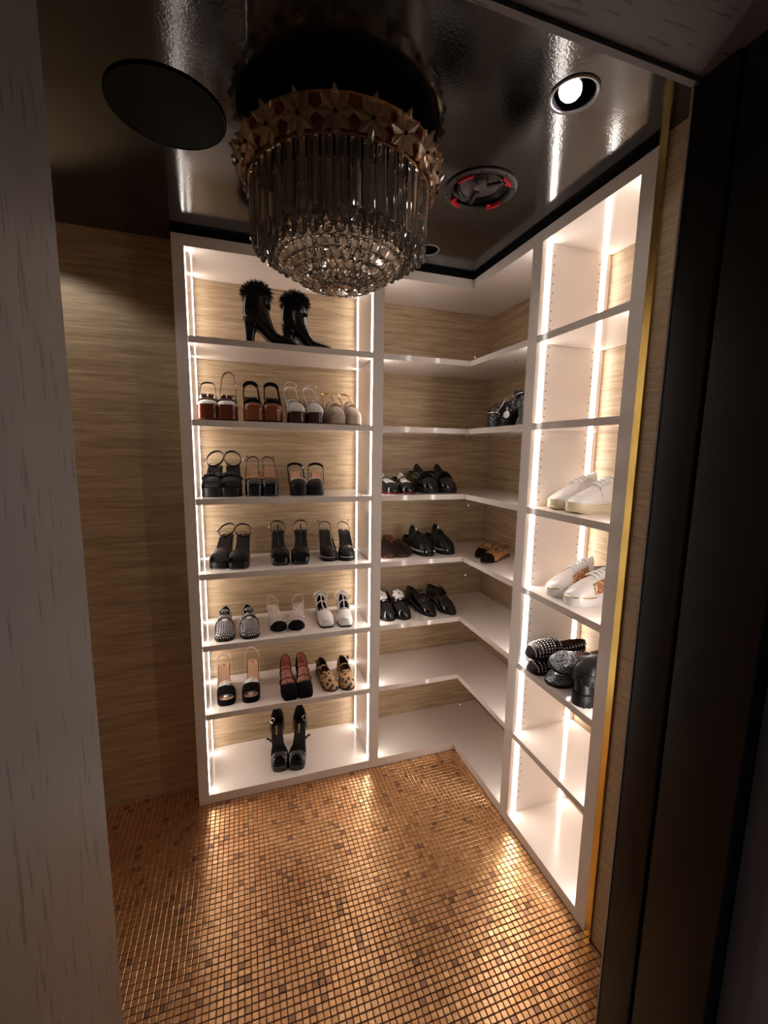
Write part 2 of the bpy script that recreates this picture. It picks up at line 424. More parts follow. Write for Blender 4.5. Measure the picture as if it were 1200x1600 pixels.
for x0, x1 in ((XL1 - .001, XL1 + .0015), (XR1 - .0015, XR1 + .001)):
    for y in (LF, LBK): part(MB().box(x0, x1, y - LW, y + LW, TK + .001, HT - .001), 'led_strip', LED, u1, angle=None)

u2 = empty('corner_shelving', (0, 0, 0))
tag(u2, 'white L-shaped corner shelving unit with black loafers, clogs and oxfords', 'shelving')
Lp = [(XR2, .001), (.001, .001), (.001, YD1), (DX - .003, YD1), (DX - .003, DY - .003), (XR2, DY - .003)]
part(MB().prism(Lp, HT, HB), 'top_panel', WHITE, u2, angle=None)
part(MB().prism(Lp, 0, TK), 'base_panel', WHITE, u2, angle=None)
Lp2 = [(XR2 + .0005, .001), (.002, .001), (.002, YD1 + .0005), (DX - .004, YD1 + .0005), (DX - .004, DY - .004), (XR2 + .0005, DY - .004)]
for z in SHZ: part(MB().prism(Lp2, z - STH, z), 'shelf', SHELFW, u2, angle=None)
for q in (LF,):     # front strips only: their glow shows behind both stiles
    part(MB().box(XR2 - .0003, XR2 + .0015, q - LW, q + LW, TK + .001, HT - .001), 'led_strip', LED, u2, angle=None)
    part(MB().box(q - LW, q + LW, YD1 - .0015, YD1 + .0003, TK + .001, HT - .001), 'led_strip', LED, u2, angle=None)

u3 = empty('shelving_unit', (.15, (YD1 + YN2) / 2, 0))
tag(u3, 'narrow white lit shelving unit holding sneakers, next to a vertical brass strip', 'shelving')
part(MB().box(0, DX - .002, YD2, YD1 - .0006, 0, HB), 'side_panel', WHITE, u3, angle=None)
part(MB().box(0, DX - .002, YN2, YN1, 0, HB), 'side_panel', WHITE, u3, angle=None)
part(MB().box(E_, DX - .002, YN1, YD2, HT, HB), 'top_panel', WHITE, u3, angle=None)
part(MB().box(E_, DX - .002, YN1, YD2, 0, TK), 'base_panel', WHITE, u3, angle=None)
SHZ3 = [2.034, 1.716, 1.395, 1.072, .748, .432]
for z in SHZ3:
    s_ = part(MB().box(.001, DX - .004, YN1 + .0005, YD2 - .0005, z - STH, z), 'shelf', SHELFW, u3, angle=None)
    for y in (YN1 + .004, YD2 - .004):
        for x in (.056, .258): pin(s_, x, y, z - STH - .003, 0).matrix_parent_inverse = Matrix.Translation(-Vector(u3.location))
for y0, y1 in ((YD2 - .0015, YD2 + .001), (YN1 - .001, YN1 + .0015)):
    for x in ((LF, LBK) if y0 > -.6 else (LF,)): part(MB().box(x - LW - .002, x + LW + .002, y0, y1, TK + .001, HT - .001), 'led_strip', LED, u3, angle=None)
hm = MB()
for x in (.054, .262):
    z = .11
    while z < 2.33:
        if min(abs(z - q + .012) for q in SHZ3) > .02:
            hm.lathe([(.0026, -.0006), (.0026, .0006)], 8, M=Matrix.Translation((x, YD2, z)) @ Euler((PI / 2, 0, 0)).to_matrix().to_4x4(), cap0=True, cap1=True)
        z += .032
part(hm, 'pin_hole_rows', HOLE, u3, angle=None, kind='stuff')
bs = MB().box(-.001, .008, -.9655, -.9425, 0, ZC).build('trim_2', BRASS, None, None); bs['kind'] = 'structure'; bs['label'] = 'vertical satin brass strip beside the shelving'

# ------------------------------------------------------------------ ceiling fittings
def downlight(x, y, r, lit, label, tilt, power=7):
    e = empty('recessed_downlight', (x, y, ZC)); tag(e, label, 'downlight')
    MB().lathe([(r * .985, .0005), (r * 1.10, .0005), (r * 1.10, -.003), (r * 1.05, -.0045), (r * .97, -.0035), (r * .93, .002), (r * .93, .012)], 40).build('trim_ring', TRIM, e)
    MB().lathe([(r * .93, .004), (r * .9, .05), (r * .8, .085), (r * .3, .09), (.0005, .09)], 40).build('lamp_can', CANB, e)
    T = Matrix.Translation((-.002 if lit else 0, .011 if lit else 0, .018 if lit else .04)) @ Euler(tilt).to_matrix().to_4x4()
    MB().lathe([(.0005, .02), (.024, .012), (.027, 0), (.0255, -.003), (.0235, -.001)], 32, M=T).build('lamp_holder', TRIM if lit else CANB, e)
    if lit:
        MB().lathe([(.0005, -.0005), (.012, -.0025), (.0238, -.0015)], 24, M=T).build('lamp_lens', emit('lamp_glow', (1, .96, .92), 60), e)
        lt = bpy.data.lights.new('downlight_beam', 'SPOT'); lt.energy = power; lt.spot_size = math.radians(58); lt.spot_blend = .5
        lt.color = (1, .93, .85); lt.shadow_soft_size = .02
        lo = bpy.data.objects.new('downlight_beam', lt); COL.objects.link(lo); lo.parent = e
        lo.matrix_local = T @ Matrix.Translation((0, 0, -.006))
    else:
        MB().lathe([(.0005, -.0005), (.012, -.0025), (.0238, -.0015)], 24, M=T).build('lamp_lens', mat('grey_lens', (.25, .26, .27), .15, .3), e)
    return e
downlight(*DL1, .051, True, 'lit round recessed downlight in the black ceiling, nearest the brass strip', (-.25, .42, 0), 3.5)
downlight(*DL2, .0455, False, 'unlit round recessed downlight above the corner shelving', (0, .15, 0))
sp = empty('ceiling_speaker', (SPK[0], SPK[1], ZC), (0, 0, math.radians(12))); tag(sp, 'round black ceiling loudspeaker without grille, four red clips', 'speaker')
R_ = .112
MB().lathe([(R_, .0005), (R_, -.004), (R_ * .97, -.006), (R_ * .84, -.006), (R_ * .80, .004), (R_ * .76, .03)], 56).build('frame', SPKB, sp)
MB().lathe([(R_ * .80, .006), (R_ * .70, .02), (R_ * .66, .008), (R_ * .61, .004), (R_ * .56, .010), (R_ * .545, .014)], 56).build('surround', SPKR, sp)
MB().lathe([(R_ * .55, .012), (R_ * .20, .040), (.001, .040)], 40).build('cone', SPKC, sp)
MB().lathe([(R_ * .23, .030), (R_ * .22, .014), (R_ * .15, .006), (R_ * .08, .010), (.0005, .006)], 32).build('tweeter', SPKC, sp)
for k in range(3):
    a = 2 * PI * k / 3 + 1.2
    MB().box(R_ * .2, R_ * .78, -.006, .006, .004, .012, Euler((0, 0, a)).to_matrix().to_4x4()).build('bridge_arm', SPKB, sp)
for k in range(4):
    a = k * PI / 2 + .35; c = MB()
    pts = [(R_ * .83 * math.cos(a + q), R_ * .83 * math.sin(a + q), -.007) for q in (-.27, -.13, 0, .13, .27)]
    c.ribbon(pts, .011, .006, (0, 0, 1)); c.ball((R_ * .76 * math.cos(a + .16), R_ * .76 * math.sin(a + .16), -.006), (.008, .008, .004), 8, 5)
    c.build('clip', REDC, sp)
for k in range(8):
    a = k * PI / 4 + .1
    MB().lathe([(.0035, -.0058), (.003, -.0075), (.0005, -.0075)], 8, (R_ * .92 * math.cos(a), R_ * .92 * math.sin(a))).build('screw', SPKR, sp)
g = empty('speaker_grille', (GRI[0], GRI[1], ZC)); tag(g, 'flat round matt black loudspeaker grille on the ceiling', 'speaker')
RG = .135
MB().lathe([(.0005, -.0045), (RG * .6, -.0045), (RG * .965, -.004), (RG * .965, -.001)], 64).build('grille_disc', GRILL, g)
MB().lathe([(RG * .962, -.0045), (RG * .985, -.0055), (RG, -.004), (RG, .0005)], 64).build('rim', BLACKF, g)

# ------------------------------------------------------------------ chandelier
CH = (-.772, -.615)
ch = empty('crystal_chandelier', (CH[0], CH[1], ZC)); tag(ch, 'tiered crystal flush chandelier with a collar of glass stars', 'chandelier')
Z0 = ZC
def zl(z): return z - Z0
MB().lathe([(.215, 0), (.215, zl(2.385)), (.19, zl(2.375)), (.17, zl(2.36)), (.05, zl(2.355)), (.0005, zl(2.355))], 48).build('ceiling_plate', BLACKF, ch)
MB().lathe([(.200, zl(2.372)), (.258, zl(2.372)), (.268, zl(2.362)), (.243, zl(2.302)), (.236, zl(2.302)), (.200, zl(2.362))], 64).build('star_collar', BRONZE, ch)
def ringtube(R, z, r, name, m):
    MB().tube([(R * math.cos(2 * PI * k / 48), R * math.sin(2 * PI * k / 48), zl(z)) for k in range(48)], r, 6, True, 1).build(name, m, ch)
ringtube(.269, 2.364, .0035, 'collar_rim', DBRONZE); ringtube(.243, 2.302, .003, 'collar_rim', DBRONZE)
NB = 96
st = MB(); sv = [(0, 0, .007)]
for k in range(16):
    a = PI * k / 8; r = .045 if k % 2 == 0 else .029
    sv.append((r * math.cos(a), r * math.sin(a), .013 if k % 2 == 0 else .004))
for k in range(16):
    a = PI * k / 8; r = .043 if k % 2 == 0 else .027
    sv.append((r * math.cos(a), r * math.sin(a), 0))
sv.append((0, 0, -.002))
sf = [(0, 1 + k, 1 + (k + 1) % 16) for k in range(16)] + [(1 + k, 17 + k, 17 + (k + 1) % 16, 1 + (k + 1) % 16) for k in range(16)] + [(33, 17 + (k + 1) % 16, 17 + k) for k in range(16)]
# ridge every point: push tips' middle line out
st.add(sv, sf)
star0 = None
for k in range(20):
    a = 2 * PI * k / 20 + .06
    n = Vector((math.cos(a) * .92, math.sin(a) * .92, -.39)).normalized(); c = Vector((.258 * math.cos(a), .258 * math.sin(a), zl(2.331))) + n * .004
    q = n.to_track_quat('Z', 'Y').to_matrix().to_4x4(); M = Matrix.Translation(c) @ q @ Matrix.Rotation(PI / 2 + .02 * (k % 3), 4, 'Z')
    if star0 is None: star0 = st.build('glass_star', STARG, ch, None, M)
    else: star0_c = copy_part(star0, ch, M)
    pm = MB().ball((0, 0, .010), (.0045, .0045, .004), 8, 5)
    if k == 0: pin0 = pm.build('star_pin', BLACKF, ch, 40, M)
    else: copy_part(pin0, ch, M)
def prism_mesh(w, d, L):      # hanging bar, pointed at the foot, chamfered sides
    m = MB(); d *= 1.35; sec = [(-w / 2, d * .15), (-w * .2, d / 2), (w * .2, d / 2), (w / 2, d * .15), (w * .12, -d / 2), (-w * .12, -d / 2)]
    lv = [(0, .72), (-.006, 1), (-L + .007, 1), (-L, .55)]
    m.rings([[Vector((x * s_, y * s_, z)) for x, y in sec] for z, s_ in lv], True, True, True); return m
for R, z0, z1, n, w, off in ((.237, 2.305, 2.15, 46, .0275, 0), (.214, 2.268, 2.138, 42, .0265, .5), (.194, 2.228, 2.122, 38, .0265, .2)):
    ringtube(R, z0 + .002, .0028, 'tier_ring', DBRONZE)
    p0 = None
    for k in range(n):
        a = 2 * PI * (k + off) / n
        M = Matrix.Translation((R * math.cos(a), R * math.sin(a), zl(z0))) @ Matrix.Rotation(a + PI / 2, 4, 'Z') @ Matrix.Rotation(random.gauss(0, .02), 4, 'X')
        if p0 is None: p0 = prism_mesh(w, .010, z0 - z1).build('long_prism', SMOKE, ch, None, M)
        else: copy_part(p0, ch, M)
# bowl of small crystals
RB, ZB, HBW = .181, 2.165, .108
def bowl(th): return RB * math.cos(th), ZB - HBW * math.sin(th)
ths = [0, .17, .36, .56, .76, .95, 1.12, 1.27, 1.385]
cm = MB()
sec = [(-.5, 0), (-.28, .5), (.28, .5), (.5, 0), (.28, -.5), (-.28, -.5)]
cm.rings([[Vector((x * s_, y * s_, z)) for x, y in sec] for z, s_ in ((.5, .35), (.22, 1), (-.25, 1), (-.5, .30))], True, True, True)
c0 = None
for i in range(8):
    n = (38, 38, 36, 36, 32, 30, 26, 20)[i]; ra, za = bowl(ths[i]); rb, zb = bowl(ths[i + 1])
    rm = (ra + rb) / 2; zm = (za + zb) / 2; ln = math.hypot(ra - rb, za - zb) * 1.12; w = 2 * PI * rm / n * .96
    ringtube(ra, za + .001, .0013, 'bowl_ring', DBRONZE)
    tl = math.atan2(ra - rb, za - zb)
    for k in range(n):
        a = 2 * PI * (k + .5 * (i % 2)) / n
        M = Matrix.Translation((rm * math.cos(a), rm * math.sin(a), zl(zm))) @ Matrix.Rotation(a, 4, 'Z') @ Matrix.Rotation(tl, 4, 'Y') @ Matrix.Rotation(PI / 2, 4, 'Z') @ Matrix.Diagonal((w, .011, ln, 1))
        if c0 is None: c0 = cm.build('bowl_crystal', CRYST, ch, None, M)
        else: copy_part(c0, ch, M)
MB().lathe([(.176, zl(2.170)), (.172, zl(2.176)), (.10, zl(2.190)), (.0005, zl(2.192))], 48).build('added_reflector', mat('added_reflector_metal', (.70, .62, .55), .28, 1), ch)  # unseen reflector added above the bowl to brighten its crystals
for k in range(18):
    a = 2 * PI * k / 18
    MB().tube([(bowl(t)[0] * .97 * math.cos(a), bowl(t)[0] * .97 * math.sin(a), zl(bowl(t)[1] + .004)) for t in (0, .35, .7, 1.05, 1.38)], .0009, 4, False, 2).build('bowl_wire', DBRONZE, ch)
for k in range(6):
    a = 2 * PI * k / 6
    MB().tube([(.19 * math.cos(a), .19 * math.sin(a), zl(2.36)), (.187 * math.cos(a), .187 * math.sin(a), zl(2.25)), (.181 * math.cos(a), .181 * math.sin(a), zl(2.165))], .002, 5, False, 1).build('frame_rod', DBRONZE, ch)
MB().lathe([(.030, zl(2.066)), (.037, zl(2.062)), (.038, zl(2.056)), (.033, zl(2.052)), (.029, zl(2.056))], 32).build('boss_ring', DBRONZE, ch)
MB().lathe([(.0005, zl(2.045)), (.012, zl(2.046)), (.024, zl(2.050)), (.031, zl(2.057)), (.028, zl(2.064)), (.0005, zl(2.068))], 16).build('boss_crystal', CRYST, ch, 20)

# ------------------------------------------------------------------ shoes
TOES = {
 'round': [(.72, 1.0), (.80, .985), (.87, .91), (.92, .79), (.955, .64), (.98, .46), (.993, .28), (1, 0)],
 'almond': [(.72, 1.0), (.80, .95), (.87, .80), (.92, .64), (.955, .49), (.98, .34), (.993, .2), (1, 0)],
 'point': [(.70, 1.0), (.78, .86), (.86, .62), (.92, .42), (.96, .27), (.985, .16), (1, .0)],
 'square': [(.72, 1.0), (.82, .97), (.90, .88), (.95, .79), (.975, .70), (.992, .58), (1, .42)],
 'wide': [(.72, 1.0), (.82, 1.0), (.89, .95), (.935, .86), (.965, .73), (.985, .54), (.995, .34), (1, 0)],
}
BACK = [(0, 0), (.006, .20), (.018, .36), (.04, .51), (.08, .62), (.13, .67), (.22, .67), (.36, .66), (.48, .74), (.60, .90)]
class Shoe:
    def __init__(s, name, label, group, loc, rz, side, L=.23, w=.042, hh=.02, ph=.01, toe='round', th=.006, cat='shoe', rot=None, spring=0):
        s.e = empty(name, loc, rot if rot else (0, 0, rz)); tag(s.e, label, cat, group)
        s.side, s.L, s.w, s.hh, s.ph, s.th, s.spring = side, L, w, hh, ph, th, spring
        s.prof = BACK + TOES[toe]
    def hw(s, t): return s.w * interp(s.prof, t)
    def cx(s, t): return -s.side * s.w * (.16 * sm((t - .35) / .45) - .07 * math.sin(PI * min(t / .7, 1)))
    def zf(s, t): return s.ph + (s.hh - s.ph) * sm((.70 - t) / .56) + s.spring * sm((t - .78) / .22)
    def zb(s, t):
        lo = s.spring * sm((t - .80) / .20) * .9
        if s.hh - s.ph < .012: return lo
        z = s.zf(t) - s.th - .002; return max(lo, z * sm((.66 - t) / .14)) if t < .66 else lo
    def y(s, t): return (t - 1) * s.L
    def P(s, t, u, h=0): return Vector((s.cx(t) + u * s.hw(t), s.y(t), s.zf(t) + h))
    def ts(s, t0, t1, n): return [t0 + (t1 - t0) * (.5 - .5 * math.cos(PI * k / n)) for k in range(n + 1)]
    def sole(s, m, name='sole', grow=1.04, t0=0, t1=1, drop=0, top=0, lo=None, hi=None):
        mb = MB(); R = []
        for t in s.ts(t0, t1, 26):
            a = s.hw(t) * grow; c = s.cx(t); y = s.y(t) + (t - .5) * .006; zb, zt = s.zb(t), s.zf(t) + top
            if lo is not None: zb = max(zb, lo(t))
            if hi is not None: zt = hi(t)
            if zt - zb < .001: zb = zt - .001
            q = min(.0025, (zt - zb) * .3); k = .96
            R.append([Vector((c - a * k, y, zb)), Vector((c + a * k, y, zb)), Vector((c + a, y, zb + q)), Vector((c + a, y, zt - q * .5)), Vector((c + a * .97, y, zt)), Vector((c - a * .97, y, zt)), Vector((c - a, y, zt - q * .5)), Vector((c - a, y, zb + q))])
        mb.rings(R, True, True, True); return mb.build(name, m, s.e, 45, merge=True)
    def heel(s, m, t1=.22, taper=.8, shift=.0, wid=1.0, name='heel', z0=0):
        top = [(1, t) for t in s.ts(0.003, t1, 8)][::-1] + [(-1, t) for t in s.ts(0.003, t1, 8)]
        pts = [Vector((s.cx(t) + u * s.hw(t) * wid, s.y(t) - .001, s.zf(t) - s.th - .001)) for u, t in top]
        c = sum(pts, Vector()) / len(pts); R = []
        for k in range(6):
            q = k / 5; f = taper + (1 - taper) * q ** 1.6
            R.append([Vector((c.x + (p.x - c.x) * f, c.y + (p.y - c.y) * f + shift * (1 - q), z0 + (p.z - z0) * q)) for p in pts])
        mb = MB(); mb.rings(R, True, True, True); return mb.build(name, m, s.e, 50)
    def insole(s, m, k=.90, t0=.006, t1=.99, name='insole'):
        mb = MB(); R = [[s.P(t, u * k, .0016 + .0015 * abs(u)) for u in (-1, -.5, 0, .5, 1)] for t in s.ts(t0, t1, 20)]
        mb.rings(R, False); return mb.build(name, m, s.e, 60, merge=True)
    def upper(s, m, t0, t1, h, so=lambda t: 0, name='upper', lining=None, k=1.0, thick=.0022, n=26, mm=9, ex=(.85, .72), split=None):
        mb = MB(); T = s.ts(t0, t1, n)
        for sg in (-1, 1):
            R = []
            for t in T:
                o = so(t); row = []
                for j in range(mm + 1):
                    a = (1 - (1 - o) * j / mm) * PI / 2
                    row.append(Vector((s.cx(t) + sg * s.hw(t) * k * math.sin(a) ** ex[0], s.y(t), s.zf(t) - .001 + h(t) * max(math.cos(a), 0) ** ex[1])))
                R.append(row if sg > 0 else row)
            mb.rings(R, False)
        return mb.build(name, m, s.e, 60, merge=True, solid=thick, mat2=lining)
    def vamp(s, m, t0, H, t1=1, name='vamp', lining=None, p=2.4, q=.62, k=1.0, end=0, **kw):
        def h(t):
            x = (t - t0) / (1 - t0); return max(H * max(1 - x ** p, 0) ** q, end)
        return s.upper(m, t0, t1, h, name=name, lining=lining, k=k, **kw)
    def full(s, m, tt, Hv, Hm, Hc, so=.62, name='upper', lining=None, p=2.4, q=.6, soft=.05, edge=None, **kw):
        def so_t(t): return so * (.50 + .50 * sm(t / .30))
        def h(t):
            if t >= tt: return Hv * max(1 - ((t - tt) / (1 - tt)) ** p, 0) ** q
            back = interp([(0, Hc), (.10, Hc * .96), (.35, Hm), (tt - soft, Hm)], t) / math.cos(so_t(t) * PI / 2) ** .72
            return back + (Hv - back) * sm((t - (tt - soft - .03)) / (soft + .03))
        so_f = lambda t: so_t(t) * sm((tt - t) / soft)
        if edge:
            def pt(t, sg):
                a = so_f(t) * PI / 2; return Vector((s.cx(t) + sg * s.hw(t) * math.sin(a) ** .85, s.y(t), s.zf(t) + h(t) * math.cos(a) ** .72))
            T = s.ts(0, tt - .001, 18); MB().tube([pt(t, -1) for t in T[::-1]] + [pt(t, 1) for t in T[1:]], .0017, 5, False, 1).build('topline', edge, s.e)
        return s.upper(m, 0.0, 1, h, so_f, name=name, lining=lining, **kw)
    def over(s, m, tl, tr, h, w=.008, name='strap', th=.0018, u=1.0, hl=.0):
        pts = []
        for k in range(9):
            a = PI * k / 8; t = tl + (tr - tl) * k / 8
            pts.append(Vector((s.cx(t) - math.cos(a) * s.hw(t) * u, s.y(t), s.zf(t) + hl + (h - hl) * math.sin(a) ** .8)))
        return MB().ribbon(pts, w, th, (0, 1, .2)).build(name, m, s.e, 50)
    def sling(s, m, tf=.5, hf=.012, hb=.055, w=.006, name='sling_strap', back=.0, wide=1.0, th=.0018, skew=0):
        pts = [s.P(tf, -1, hf)]; rx = s.w * .70 * wide; yc = s.y(.13); ry = .13 * s.L + back
        for k in range(9):
            a = PI * k / 8; q = math.sin(a); t = max(.13 - .13 * q, 0)
            pts.append(Vector((s.cx(.05) - rx * math.cos(a), yc - ry * q, s.zf(t) + hf + (hb - hf) * (.34 + .66 * q ** .8) + skew * math.cos(a))))
        pts.append(s.P(tf, 1, hf))
        return MB().ribbon(pts, w, th, (0, .35, 1)).build(name, m, s.e, 50)
    def ankle(s, m, h=.028, w=.006, tc=.16, ry=.042, rx=.033, tilt=-.62, name='ankle_strap', roll=0):
        c = s.P(tc, 0, h); pts = []
        for k in range(16):
            a = 2 * PI * k / 16; pts.append(c + Vector((rx * math.cos(a), ry * math.sin(a), tilt * ry * math.sin(a) + roll * rx * math.cos(a))))
        return MB().ribbon(pts, w, .0018, (0, .5, 1), True, 2).build(name, m, s.e, 50)
    def tongue(s, m, t0, t1, h0, h1, k=.62, name='tongue'):
        return s.upper(m, t0, t1, lambda t: h0 + (h1 - h0) * (t - t0) / (t1 - t0), name=name, k=k, thick=.003, ex=(.8, .6))
    def buckle(s, m, p, size=.009, name='buckle', nrm=(1, 0, 0)):
        T = Matrix.Translation(p) @ Vector(nrm).to_track_quat('Z', 'Y').to_matrix().to_4x4(); a = size / 2
        pts = [T @ Vector(v) for v in ((-a, -a, 0), (a, -a, 0), (a, a, 0), (-a, a, 0))]
        return MB().tube(pts, size * .13, 5, True, 1).build(name, m, s.e)
    def rim(s, m, z=None, r=.0011, t0=.35, grow=1.045, name='welt'):
        pts = []
        for sg in (-1, 1):
            T = s.ts(t0, .999, 16); T = T if sg < 0 else T[::-1]
            for t in T: pts.append(Vector((s.cx(t) + sg * s.hw(t) * grow, s.y(t) + (t - .5) * .006, (s.zf(t) if z is None else z + (s.zb(t) if s.hh > .03 and t < .66 else 0)))))
        return MB().tube(pts, r, 5, False, 1).build(name, m, s.e)
    def surf(s, t, a, h):      # point on an arched upper, a in [-1,1]
        b = a * PI / 2; return Vector((s.cx(t) + s.hw(t) * math.copysign(abs(math.sin(b)) ** .85, a), s.y(t), s.zf(t) + h * max(math.cos(b), 0) ** .72))
    def text(s, txt, m, t, size=.011, name='lettering', h=.004):
        cu = bpy.data.curves.new('lettering', 'FONT'); cu.body = txt; cu.size = size; cu.align_x = 'CENTER'; cu.extrude = .0002
        o = bpy.data.objects.new('tmp', cu); COL.objects.link(o); bpy.context.view_layer.update()
        me = bpy.data.meshes.new_from_object(o.evaluated_get(bpy.context.evaluated_depsgraph_get())); bpy.data.objects.remove(o)
        me.materials.clear(); me.materials.append(m); n = bpy.data.objects.new(name, me); COL.objects.link(n); n.parent = s.e
        sl = (s.zf(t + .05) - s.zf(t - .05)) / (.1 * s.L); d = Vector((0, 1, sl)).normalized(); xr = Vector((1, 0, 0)); nn = xr.cross(d)
        p = s.P(t, 0, h); n.matrix_local = Matrix(((-d.x, xr.x, nn.x, p.x), (-d.y, xr.y, nn.y, p.y), (-d.z, xr.z, nn.z, p.z), (0, 0, 0, 1)))
        return n
def dots(pts, r, name, m, e, n=6):
    mb = MB()
    for p in pts: mb.ball(p, r, n, 4)
    return mb.build(name, m, e, 60)
def fur(e, c, rad, n, ln, m, name, rng, zmin=-1.0, w=.0011):
    mb = MB(); mb.ball(c, tuple(r * .86 for r in rad), 14, 9)
    for _ in range(n):
        while True:
            d = Vector((rng.gauss(0, 1), rng.gauss(0, 1), rng.gauss(0, 1))).normalized()
            if d.z > zmin: break
        p = Vector(c) + Vector((d.x * rad[0] * .8, d.y * rad[1] * .8, d.z * rad[2] * .8))
        d2 = (d + Vector((rng.gauss(0, .35), rng.gauss(0, .35), rng.gauss(0, .35)))).normalized(); L = ln * rng.uniform(.5, 1.15)
        s_ = d.orthogonal().normalized(); s_.rotate(Matrix.Rotation(rng.uniform(0, 6.28), 3, d))
        s_ *= w; q = p + d * L * .55 + d2 * L * .1; r = q + (d2 * .7 + Vector((0, 0, -.25))) * L * .5
        mb.add([p - s_, p + s_, q + s_ * .7, q - s_ * .7, r], [(0, 1, 2, 3), (3, 2, 4)])
    return mb.build(name, m, e, 0)
def bow(e, c, m, w=.016, name='bow'):
    c = Vector(c); mb = MB()
    for sg in (-1, 1): mb.ball(c + Vector((sg * w * .55, .001, 0)), (w * .5, .004, w * .32), 10, 6)
    mb.ball(c + Vector((0, .003, 0)), (.004, .004, .005), 8, 5); return mb.build(name, m, e)
FACE = PI
def yaw(d): return PI + math.radians(d)
def pair(fn, spots, z, near=None, **k):
    for i, (x, y, d) in enumerate(spots):
        fn((x, y, z), yaw(d), 1 if i == 0 else -1, **k)
        if near: LAST[0]['label'] += ', ' + near[i]
LAST = [None]

# ---- top shelf: fur-cuffed boots, seen from the side
def fur_boot(loc, rz, side):
    e = empty('ankle_boot', loc, (0, 0, rz)); tag(e, 'black patent high-heeled ankle boot with fluffy fur cuff', 'boot', 'fur-cuffed boots on the top shelf')
    RG = [((-.001, .013), (-.001, .004), .007), ((-.006, .023), (-.006, .003), .019), ((-.022, .031), (-.022, .003), .028), ((-.048, .036), (-.048, .003), .034),
          ((-.072, .041), (-.078, .003), .036), ((-.090, .049), (-.108, .006), .035), ((-.101, .067), (-.132, .026), .033), ((-.109, .087), (-.156, .052), .032),
          ((-.115, .107), (-.186, .074), .032), ((-.119, .123), (-.218, .092), .032), ((-.121, .139), (-.229, .116), .032), ((-.121, .157), (-.226, .146), .034), ((-.119, .182), (-.222, .178), .036)]
    R = []
    for (ty, tz), (by, bz), w in RG:
        row = []
        for k in range(20):
            a = 2 * PI * k / 20; u = (1 + math.cos(a)) / 2; x = math.copysign(abs(math.sin(a)) ** .8, math.sin(a)) * w
            row.append(Vector((x, by + (ty - by) * u, bz + (tz - bz) * u)))
        R.append(row)
    MB().rings(R, True, True, True).build('boot_upper', PATENT, e, 60)
    mb = MB(); S = []
    for y, w, z0, z1 in ((-.002, .008, 0, .005), (-.02, .028, 0, .005), (-.05, .036, 0, .005), (-.085, .037, 0, .006), (-.110, .033, .002, .010), (-.134, .029, .020, .030), (-.158, .027, .044, .056), (-.188, .026, .064, .078), (-.214, .024, .080, .094), (-.227, .010, .088, .104)):
        S.append([Vector((-w, y, z0)), Vector((w, y, z0)), Vector((w, y, z1)), Vector((-w, y, z1))])
    mb.rings(S, True, True, True).build('sole', BLEATH, e, 50)
    H = []
    for z, y0, y1, w in ((0, -.219, -.183, .0165), (.03, -.220, -.180, .0175), (.06, -.223, -.172, .021), (.086, -.229, -.160, .026)):
        H.append([Vector((w * math.copysign(abs(math.sin(a)) ** .6, math.sin(a)), (y0 + y1) / 2 + (y1 - y0) / 2 * math.cos(a), z)) for a in [2 * PI * k / 14 for k in range(14)]])
    MB().rings(H, True, True, True).build('heel', PATENT, e, 60)
    fur(e, (0, -.170, .198), (.050, .060, .042), 2200, .026, FURB, 'fur_cuff', random.Random(3 + side))
    bow(e, (0, -.119, .150), PATENT, .030)
fur_boot((-.806, .040, SHZ[0]), -PI / 2 - .05, 1); LAST[0]['label'] += ', toe touching its twin'
fur_boot((-.645, .094, SHZ[0]), -PI / 2 - .05, -1); LAST[0]['label'] += ', beneath the chandelier'

# ---- second shelf: platform shoes seen from slightly below
def platform_base(S, m, ins, heelm=None, t1=.27, taper=.82):
    S.sole(m, 'platform', 1.05); S.heel(heelm or m, t1, taper); S.insole(ins)
def brown_platform(loc, rz, side):
    S = Shoe('platform_shoe', 'brown leather platform shoe with mahogany platform and pale cut-out vamp', 'mahogany platform shoes', loc, rz, side, L=.225, w=.0415, hh=.125, ph=.056, toe='wide', spring=.010)
    platform_base(S, MAHOG, DLIN)
    S.vamp(WLEA, .72, .030, name='toe_piece', lining=DLIN, end=0.0)
    S.over(BRLEA, .70, .70, .050, .030, 'vamp_band', .003)
    S.over(BRLEA, .80, .80, .038, .007, 'vamp_edge', .0045)
    for sg in (-1, 1):
        MB().ball(S.surf(.755, sg * .42, .044) + Vector((0, .003, .002)), (.006, .003, .009), 8, 5).build('cut_out', WLEA, S.e)
    MB().ball(S.surf(.755, 0, .047) + Vector((0, .004, .002)), (.003, .003, .007), 8, 5).build('cut_out', WLEA, S.e)
    if side < 0: S.sling(BRLEA, .60, .02, .105, .007, skew=.004)
    else: S.sling(BRLEA, .60, .02, .055, .008)
    S.buckle(GOLD, S.P(.30, -1.05, .05), .010)
pair(brown_platform, [(-1.186, .022, 0), (-1.098, .022, 1)], SHZ[1], near=('against the side panel', 'beside the clogs'))
